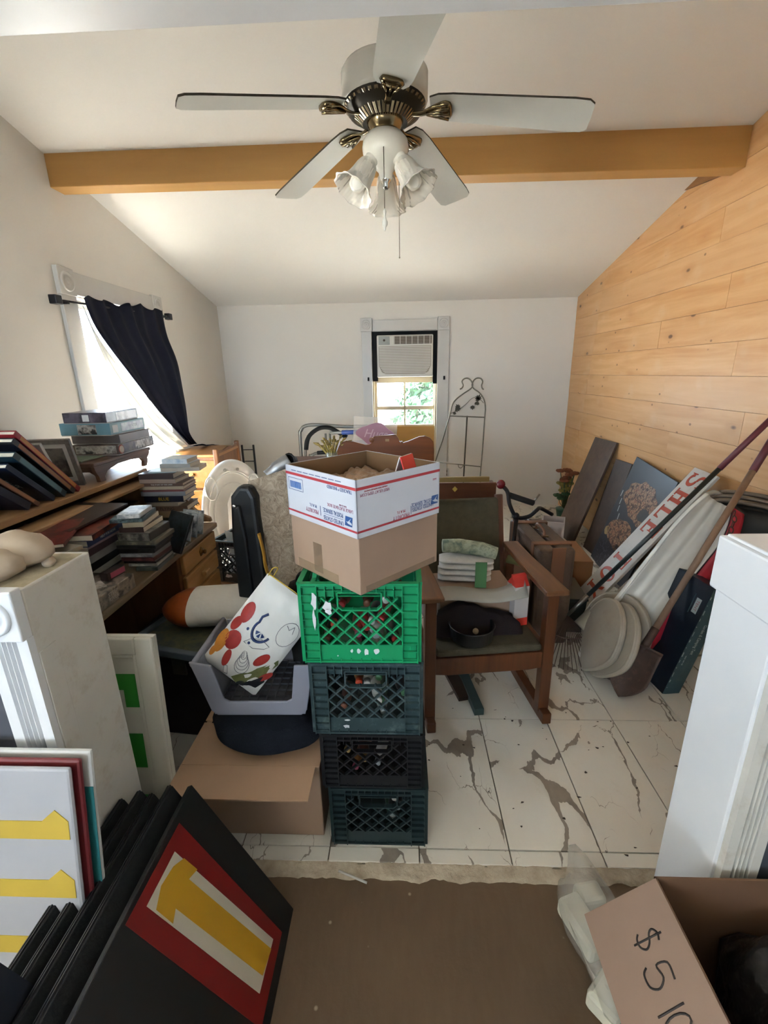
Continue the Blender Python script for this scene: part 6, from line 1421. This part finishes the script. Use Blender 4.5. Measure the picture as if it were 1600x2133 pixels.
MB().box(hx(804), hx(812), -.0135, -.012, hz(920), hz(915)).build('pale_sticker', paint('pale_sticker', '#b08a60', .5), hb_)
for x in (703, 893): MB().box(hx(x), hx(x) + .04, .012, .05, 0, .95).build('leg', cherry, hb_)
b2 = thing('cabinet', 'brown wooden cabinet panel with a yellow sticker behind the rocking chair', 'cabinet', (.34, 3.02, 0))
MB().box(-.42, .30, 0, .02, 0, .818).build('front_panel', cherry2, b2, bevel=.003); MB().box(.28, .30, .02, .15, 0, .80).build('side_panel', cherry2, b2); MB().box(-.42, -.40, .02, .15, 0, .80).build('side_panel', cherry2, b2)
MB().box(-.10, .27, .10, .125, .80, .835).build('top_rail', paint('yellowish_rail', '#9a8550', .5), b2)
b = MB(); b.prism([(.018, 0), (0, .020), (-.018, 0), (0, -.020)], -.0012, 0, plane='xz'); b.build('yellow_sticker', paint('yellow_sticker', '#c9b45a', .5), b2, loc=(.02, 0, .775))
sd2 = thing('side_table', 'small dark red brown table behind the mailing box', 'table', (-.62, 3.42, 0))
MB().box(-.30, .26, -.24, .20, .885, .91).build('table_top', wood('red_brown_table', '#5f3527', '#45241a', 'x'), sd2, bevel=.004)
for x in (-.28, .24):
    for y in (-.22, .18): MB().box(x - .02, x + .02, y - .02, y + .02, 0, .885).build('leg', cherry2, sd2)
jar = thing('straw_bunch', 'bunch of yellow dried straw flowers in a glass jar on the dark table', 'dried flowers', (-.50, 3.24, .9105))
jg = NT('thin_jar_glass', .05); jg.col('#c9d2d4'); jg.set(Alpha=.35)
MB().lathe([(.001, 0), (.042, 0), (.048, .02), (.046, .085), (.04, .095)], 18, cap=False).build('jar', jg.m, jar)
stm = paint('straw_yellow', '#cdb65a', .8, var=.25, scale=40); sts = paint('straw_head', '#c2ab66', .85, var=.3, scale=60)
for i in range(34):
    a = R.uniform(0, 6.28); e = (R.uniform(.02, .11) * math.cos(a) + .0, R.uniform(.02, .08) * math.sin(a), R.uniform(.10, .185)); b = MB(); b.tube([(0, 0, .01), (e[0] * .5, e[1] * .5, e[2] * .6), e], .003, 4); b.build('straw', stm, jar)
    MB().tube([e, (e[0] * 1.15, e[1] * 1.15, e[2] + .012), (e[0] * 1.35, e[1] * 1.3, e[2] + .02)], [.006, .010, .003], 6).build('seed_head', sts, jar)
grt = paint('grey_steel_tube', '#8c8c86', .35, .5, var=.08)
hc = thing('folding_cart', 'grey tubular hand cart with rounded frame against the back wall', 'hand cart', (0, 4.45, 0))
MB().tube(smooth_path([(-1.0, 0, .01), (-1.0, 0, .9), (-.985, 0, 1.02), (-.93, 0, 1.065), (-.80, 0, 1.07), (-.55, 0, 1.05), (-.33, 0, 1.05)], 6), .017, 8).build('tube_frame', grt, hc)
MB().tube(smooth_path([(-.945, -.06, .01), (-.945, -.06, .80), (-.90, -.06, .97), (-.80, -.06, 1.045), (-.70, -.06, 1.05), (-.60, -.06, 1.00)], 6), .014, 8).build('inner_frame', grt, hc)
MB().tube(smooth_path([(-.935, -.065, .84), (-.90, -.065, .965), (-.80, -.065, 1.042), (-.70, -.065, 1.05), (-.62, -.065, 1.01), (-.53, -.065, .955)], 6), .021, 10).build('black_foam_sleeve', paint('black_foam', '#0e1013', .9), hc)
MB().tube(smooth_path([(-.90, -.1, .01), (-.90, -.1, .72), (-.87, -.1, .79), (-.80, -.1, .815), (-.70, -.1, .82)], 5), .014, 8).build('lower_handle', grt, hc); MB().tube([(-.82, -.1, .813), (-.70, -.1, .82)], .019, 8).build('lower_grip', paint('black_foam', '#0e1013', .9), hc)
MB().box(-1.0, -.5, -.15, .05, .03, .05).build('foot_plate', grt, hc)
sh_ = thing('shopping_cart', 'wire shopping cart with a blue handle behind the dark table', 'shopping cart', (0, 4.18, 0))
MB().tube([(-.66, 0, 1.025), (-.36, 0, 1.03)], .013, 8).build('handle_bar', grt, sh_); MB().tube([(-.55, 0, 1.027), (-.38, 0, 1.03)], .021, 8).build('blue_grip', paint('blue_handle', '#2a4a9a', .35), sh_)
for x in (-.70, -.66): MB().tube([(x, 0, .02), (x, 0, 1.02)], .011, 6).build('upright', grt, sh_)
MB().tube([(-.02, 0, .02), (-.02, 0, .94)], .011, 6).build('upright', grt, sh_)
wm_ = MB()
for z in (.70, .76, .82, .88, .93): wm_.tube([(-.66, -.01, z), (-.02, -.01, z)], .0035 if z < .93 else .006, 5)
for i in range(17): wm_.tube([(-.66 + .04 * i, -.01, .68), (-.66 + .04 * i, -.01, .93)], .003, 4)
wm_.build('wire_basket', grt, sh_)['kind'] = 'stuff'
pa = MB(); pa.box(-.24, .24, -.002, .002, 0, .27); o = pa.build('poster_sheet', paint('pale_lavender_card', '#c9c4d8', .5), None, loc=(-.36, 4.05, .70), rot=(rad(-4), rad(-4), 0)); tag(o, 'pale lavender card standing in the shopping cart', 'card')
pq = thing('name_plaque', 'pink cloud shaped plaque with white script in a clear sleeve by the window', 'plaque', (-.24, 3.98, .93), (0, rad(4), 0))
slv = NT('clear_sleeve', .1); slv.col('#d8d2ca'); slv.set(Alpha=.35)
MB().box(-.19, .19, .004, .007, -.02, .25).build('clear_sleeve', slv.m, pq)
cl = [(.155 * math.cos(a) * (1 + .10 * math.cos(4 * a)), .105 + .09 * math.sin(a) * (1 + .12 * math.cos(4 * a + 1))) for a in [2 * PI * i / 36 for i in range(36)]]
MB().prism(cl, -.006, .003, plane='xz').build('pink_cloud', paint('dusty_pink', '#a3788a', .5, var=.06), pq)
text('Hugs', .105, paint('script_pale_pink', '#c9aab5', .5), pq, basis((0, -.007, .105), (1, 0, 0), (0, 0, 1)), shear=.35, sx=.95)
pole = MB().box(-.02, .02, -.02, .02, -.93, -.02).build('stand', grt, pq, loc=(0, .03, 0))
# socket on the back wall
ol = thing('wall_outlet', 'small wall outlet low on the back wall beside the easel', 'outlet', (.52, YB - .006, .40))
MB().box(-.035, .035, -.002, .006, -.055, .055).build('plate', trim_w, ol, bevel=.002)
for z in (-.022, .022): MB().box(-.014, .014, -.004, -.002, z - .014, z + .014).build('socket', paint('outlet_brown', '#6d5640', .5), ol)

# ================================================================ foreground left: black arrow panels and painted boards
bkm = paint('black_painted_board', '#09090b', .55, var=.2, scale=5); bke = paint('black_fabric_edge', '#0e0f12', .85, var=.3, scale=12, bump=.3, bscale=60)
BG = 'black panels leaning on the left half wall'
def bpanel(label, xb, xt, zt, y0, y1, mat, t=.016):
    # stands on the floor at xb, its top leans to xt at height zt, running from y0 (near) to y1 (far)
    h = Vector((xt - xb, 0, zt + .022)); M = basis((xb, y1, -.021), (0, -1, 0), h)
    g = tag(bpy.data.objects.new('arrow_panel' if mat is None else 'black_panel', None), label, 'panel', BG); COL.objects.link(g); g.matrix_basis = M
    MB().box(0, y1 - y0, 0, h.length, 0, t).build('board', bkm if mat is None else mat, g, bevel=.003); return g, h.length
ap, aH = bpanel('black panel with a red field and a yellow arrow, frontmost in the left foreground', -.34, -.588, .46, .30, .96, None)
e_l = .2746
redm = paint('panel_red', '#7d0f0c', .5, var=.06); whp = paint('panel_white', '#c9c4b4', .5, var=.04); yel2 = paint('panel_yellow', '#c99a22', .5, var=.05)
def pts2(l): return [(s * e_l, t * aH) for s, t in l]
def flat(poly, m, nm, z):
    b = MB(); b.prism(poly, -z - .0006, -z); b.build(nm, m, ap)
flat(pts2([(.36, .965), (.285, .06), (1.02, .06), (1.20, .98)]), redm, 'red_field', 0)
flat(pts2([(.567, .918), (.407, .118), (.839, .127), (1.016, .928)]), whp, 'white_field', .0006)
flat(pts2([(.545, .855), (.522, .757), (.635, .781), (.488, .117), (.717, .136), (.873, .786), (.965, .767), (.985, .877), (.838, .906), (.66, .89)]), yel2, 'yellow_arrow', .0012)
dk_lab = ['black panel just behind the arrow panel in the left foreground', 'black panel second behind the arrow panel', 'black panel third behind the arrow panel', 'black panel nearest the left half wall behind the arrow panel']
for i, (xb, xt, zt, y0, y1) in enumerate(((-.395, -.640, .462, .34, .955), (-.435, -.682, .455, .36, .935), (-.475, -.722, .452, .33, .945), (-.515, -.762, .445, .38, .925))):
    g, hh = bpanel(dk_lab[i], xb, xt, zt, y0, y1, bke, .022)
    for k in (.3, .62): MB().box(.0, y1 - y0, hh - .010, hh + .004, .022 * k - .002, .022 * k + .002).build('edge_seam', bkm, g)
tf = MB(); tf.prism([(0, 0), (.10, .0), (.075, .13), (.05, .17), (.02, .15)], -.004, .004, plane='yz'); o = tf.build('torn_flap', paint('dark_navy_fabric', '#12182a', .9, var=.2), None, loc=(-.70, .44, .43), rot=(0, rad(-10), rad(8))); tag(o, 'dark torn fabric flap sticking up among the black panels', 'fabric flap')
# painted boards against the left half wall
def fboard(label, x0, x1, y, z1, t, mat, lean=10):
    g = thing('painted_board', label, 'board', (x1, y, -.021), (rad(-lean), 0, 0), 'painted boards in the left foreground')
    MB().box(x0 - x1, 0, 0, t, 0, z1).build('board', mat, g, bevel=.006); return g
pwm = paint('board_white', '#a6a7ac', .5, var=.04); pym = paint('board_yellow', '#c2a640', .5, var=.06)
fb_ = fboard('white board with yellow tape bands, frontmost by the left half wall', -1.28, -.70, .585, .795, .012, pwm)
for i, z in enumerate((.655, .515, .375, .235)):
    b = MB(); b.prism([(-.57, z - .022), (-.012, z - .022), (-.012, z + .020), (-.04, z + .046), (-.07, z + .020), (-.57, z + .018)], -.0015, 0, plane='xz'); b.build('yellow_band', pym, fb_)
fboard('dark red board between the white and teal boards by the left half wall', -1.28, -.692, .606, .797, .012, paint('board_red', '#6e1f22', .5, var=.06))
tbd = fboard('teal and white board rearmost by the left half wall', -1.28, -.682, .628, .800, .012, paint('board_pale', '#bdbcb8', .5, var=.04))
MB().box(-.60, -.001, -.0012, 0, 0, .715).build('teal_field', paint('board_teal', '#1f6e70', .5, var=.06), tbd)

# ================================================================ foreground right: priced carton, bags
pc = thing('cardboard_box', 'open brown carton with a handwritten price on its flap in the right foreground', 'box', (.79, .575, -.0215))
pcm = paint('price_carton', '#957c6b', .8, var=.06, scale=6)
pcd = paint('price_carton_inside', '#6d4f38', .85, var=.06)
for (x0, x1, y0, y1) in ((-.205, -.200, -.24, .215), (.245, .25, -.24, .215), (-.205, .25, .210, .215), (-.205, .25, -.24, -.235)): MB().box(x0, x1, y0, y1, 0, .42).build('box_wall', pcd, pc)
MB().box(-.205, .25, -.24, .215, 0, .004).build('box_bottom', pcd, pc)
FM = basis((.585, .785, .40), (0, -1, 0), (.70, 0, .72)) 
flp = MB(); flp.prism([(0, 0), (.45, 0), (.45, -.205), (-.012, -.205)], -.003, 0); fo = flp.build('price_flap', pcm, pc); fo.matrix_basis = Matrix.Translation((-.79, -.575, .0215)) @ FM
ink = paint('marker_ink', '#2a211d', .6)
def stroke(pl, closed=False):
    b = MB(); b.tube([(x, y, .0008) for x, y in pl], .0022, 5, closed=closed, flat=.4); o = b.build('handwriting', ink, fo)
S5 = [(.0, .03), (-.012, .033), (-.022, .025), (-.018, .015), (-.004, .008), (.004, -.004), (-.004, -.016), (-.018, -.017), (-.026, -.010)]
def put(pl, ox, oy, k): stroke([(p.x, p.y) for p in smooth_path([(ox + x * k, oy + y * k, 0) for x, y in pl], 4)])
put(S5, .100, -.085, 1.0); put([(-.010, .042), (-.012, -.028)], .100, -.085, 1.0)
put([(.0, .03), (-.026, .03), (-.030, .006), (-.010, .010), (.002, -.006), (-.006, -.024), (-.026, -.026), (-.034, -.016)], .165, -.090, 1.05)
put([(0, .035), (.002, -.03)], .200, -.095, .95); stroke([(.222 + .013 * math.cos(a), -.09 + .028 * math.sin(a)) for a in [2 * PI * i / 14 for i in range(14)]], True)
bag = NT('black_plastic_film', .28); bv = bag.tc(); bag.col('#141416'); bag.bump(bag.noise(bv, 9, 4), .9, .03)
b = MB(); b.ball((0, 0, 0), .175, .165, .15, 34, wob=.32, seed=9); o = b.build('trash_bag', bag.m, None, loc=(.84, .60, .215)); tag(o, 'black plastic bag stuffed in the priced carton', 'plastic bag')
o = MB().box(-.10, .10, -.06, .06, 0, .03).build('grey_lid', paint('grey_lid', '#8d8a86', .5), None, loc=(.80, .43, .305), rot=(0, 0, 0), bevel=.004); tag(o, 'grey lid lying at the near end of the priced carton', 'lid')
film = NT('clear_bag_film', .15); fv = film.tc(); film.col('#c3bfb5'); film.set(Alpha=.38); film.bump(film.noise(fv, 10, 4), .8, .02)
cbg = thing('plastic_bag', 'clear plastic bag of white foam pieces on the floor by the priced carton', 'plastic bag', (.53, .88, -.02))
b = MB(); b.ball((0, 0, .085), .085, .19, .085, 26, wob=.35, seed=2); b.build('film', film.m, cbg)
fo_m = paint('white_foam', '#cfcdbd', .7, var=.05)
for (x, y, z, sx, sy, sz, r) in ((-.03, .02, .06, .035, .07, .03, 20), (.02, -.09, .05, .03, .06, .028, -35), (-.02, -.13, .045, .04, .045, .03, -50), (.02, .10, .05, .04, .03, .03, 10)):
    b = MB(); b.box(-sx, sx, -sy, sy, -sz, sz); b.build('foam_piece', fo_m, cbg, M=Fr((x, y, z), (0, 0, rad(r))), bevel=.012)
o = MB().tube([(-.05, 0, .004), (.05, 0, .004)], .004, 6).build('white_stick', paint('white_stick', '#c9c6c0', .6), None, loc=(-.168, 1.047, -.012), rot=(0, 0, rad(-20))); tag(o, 'short white stick lying on the broken floor edge', 'stick')
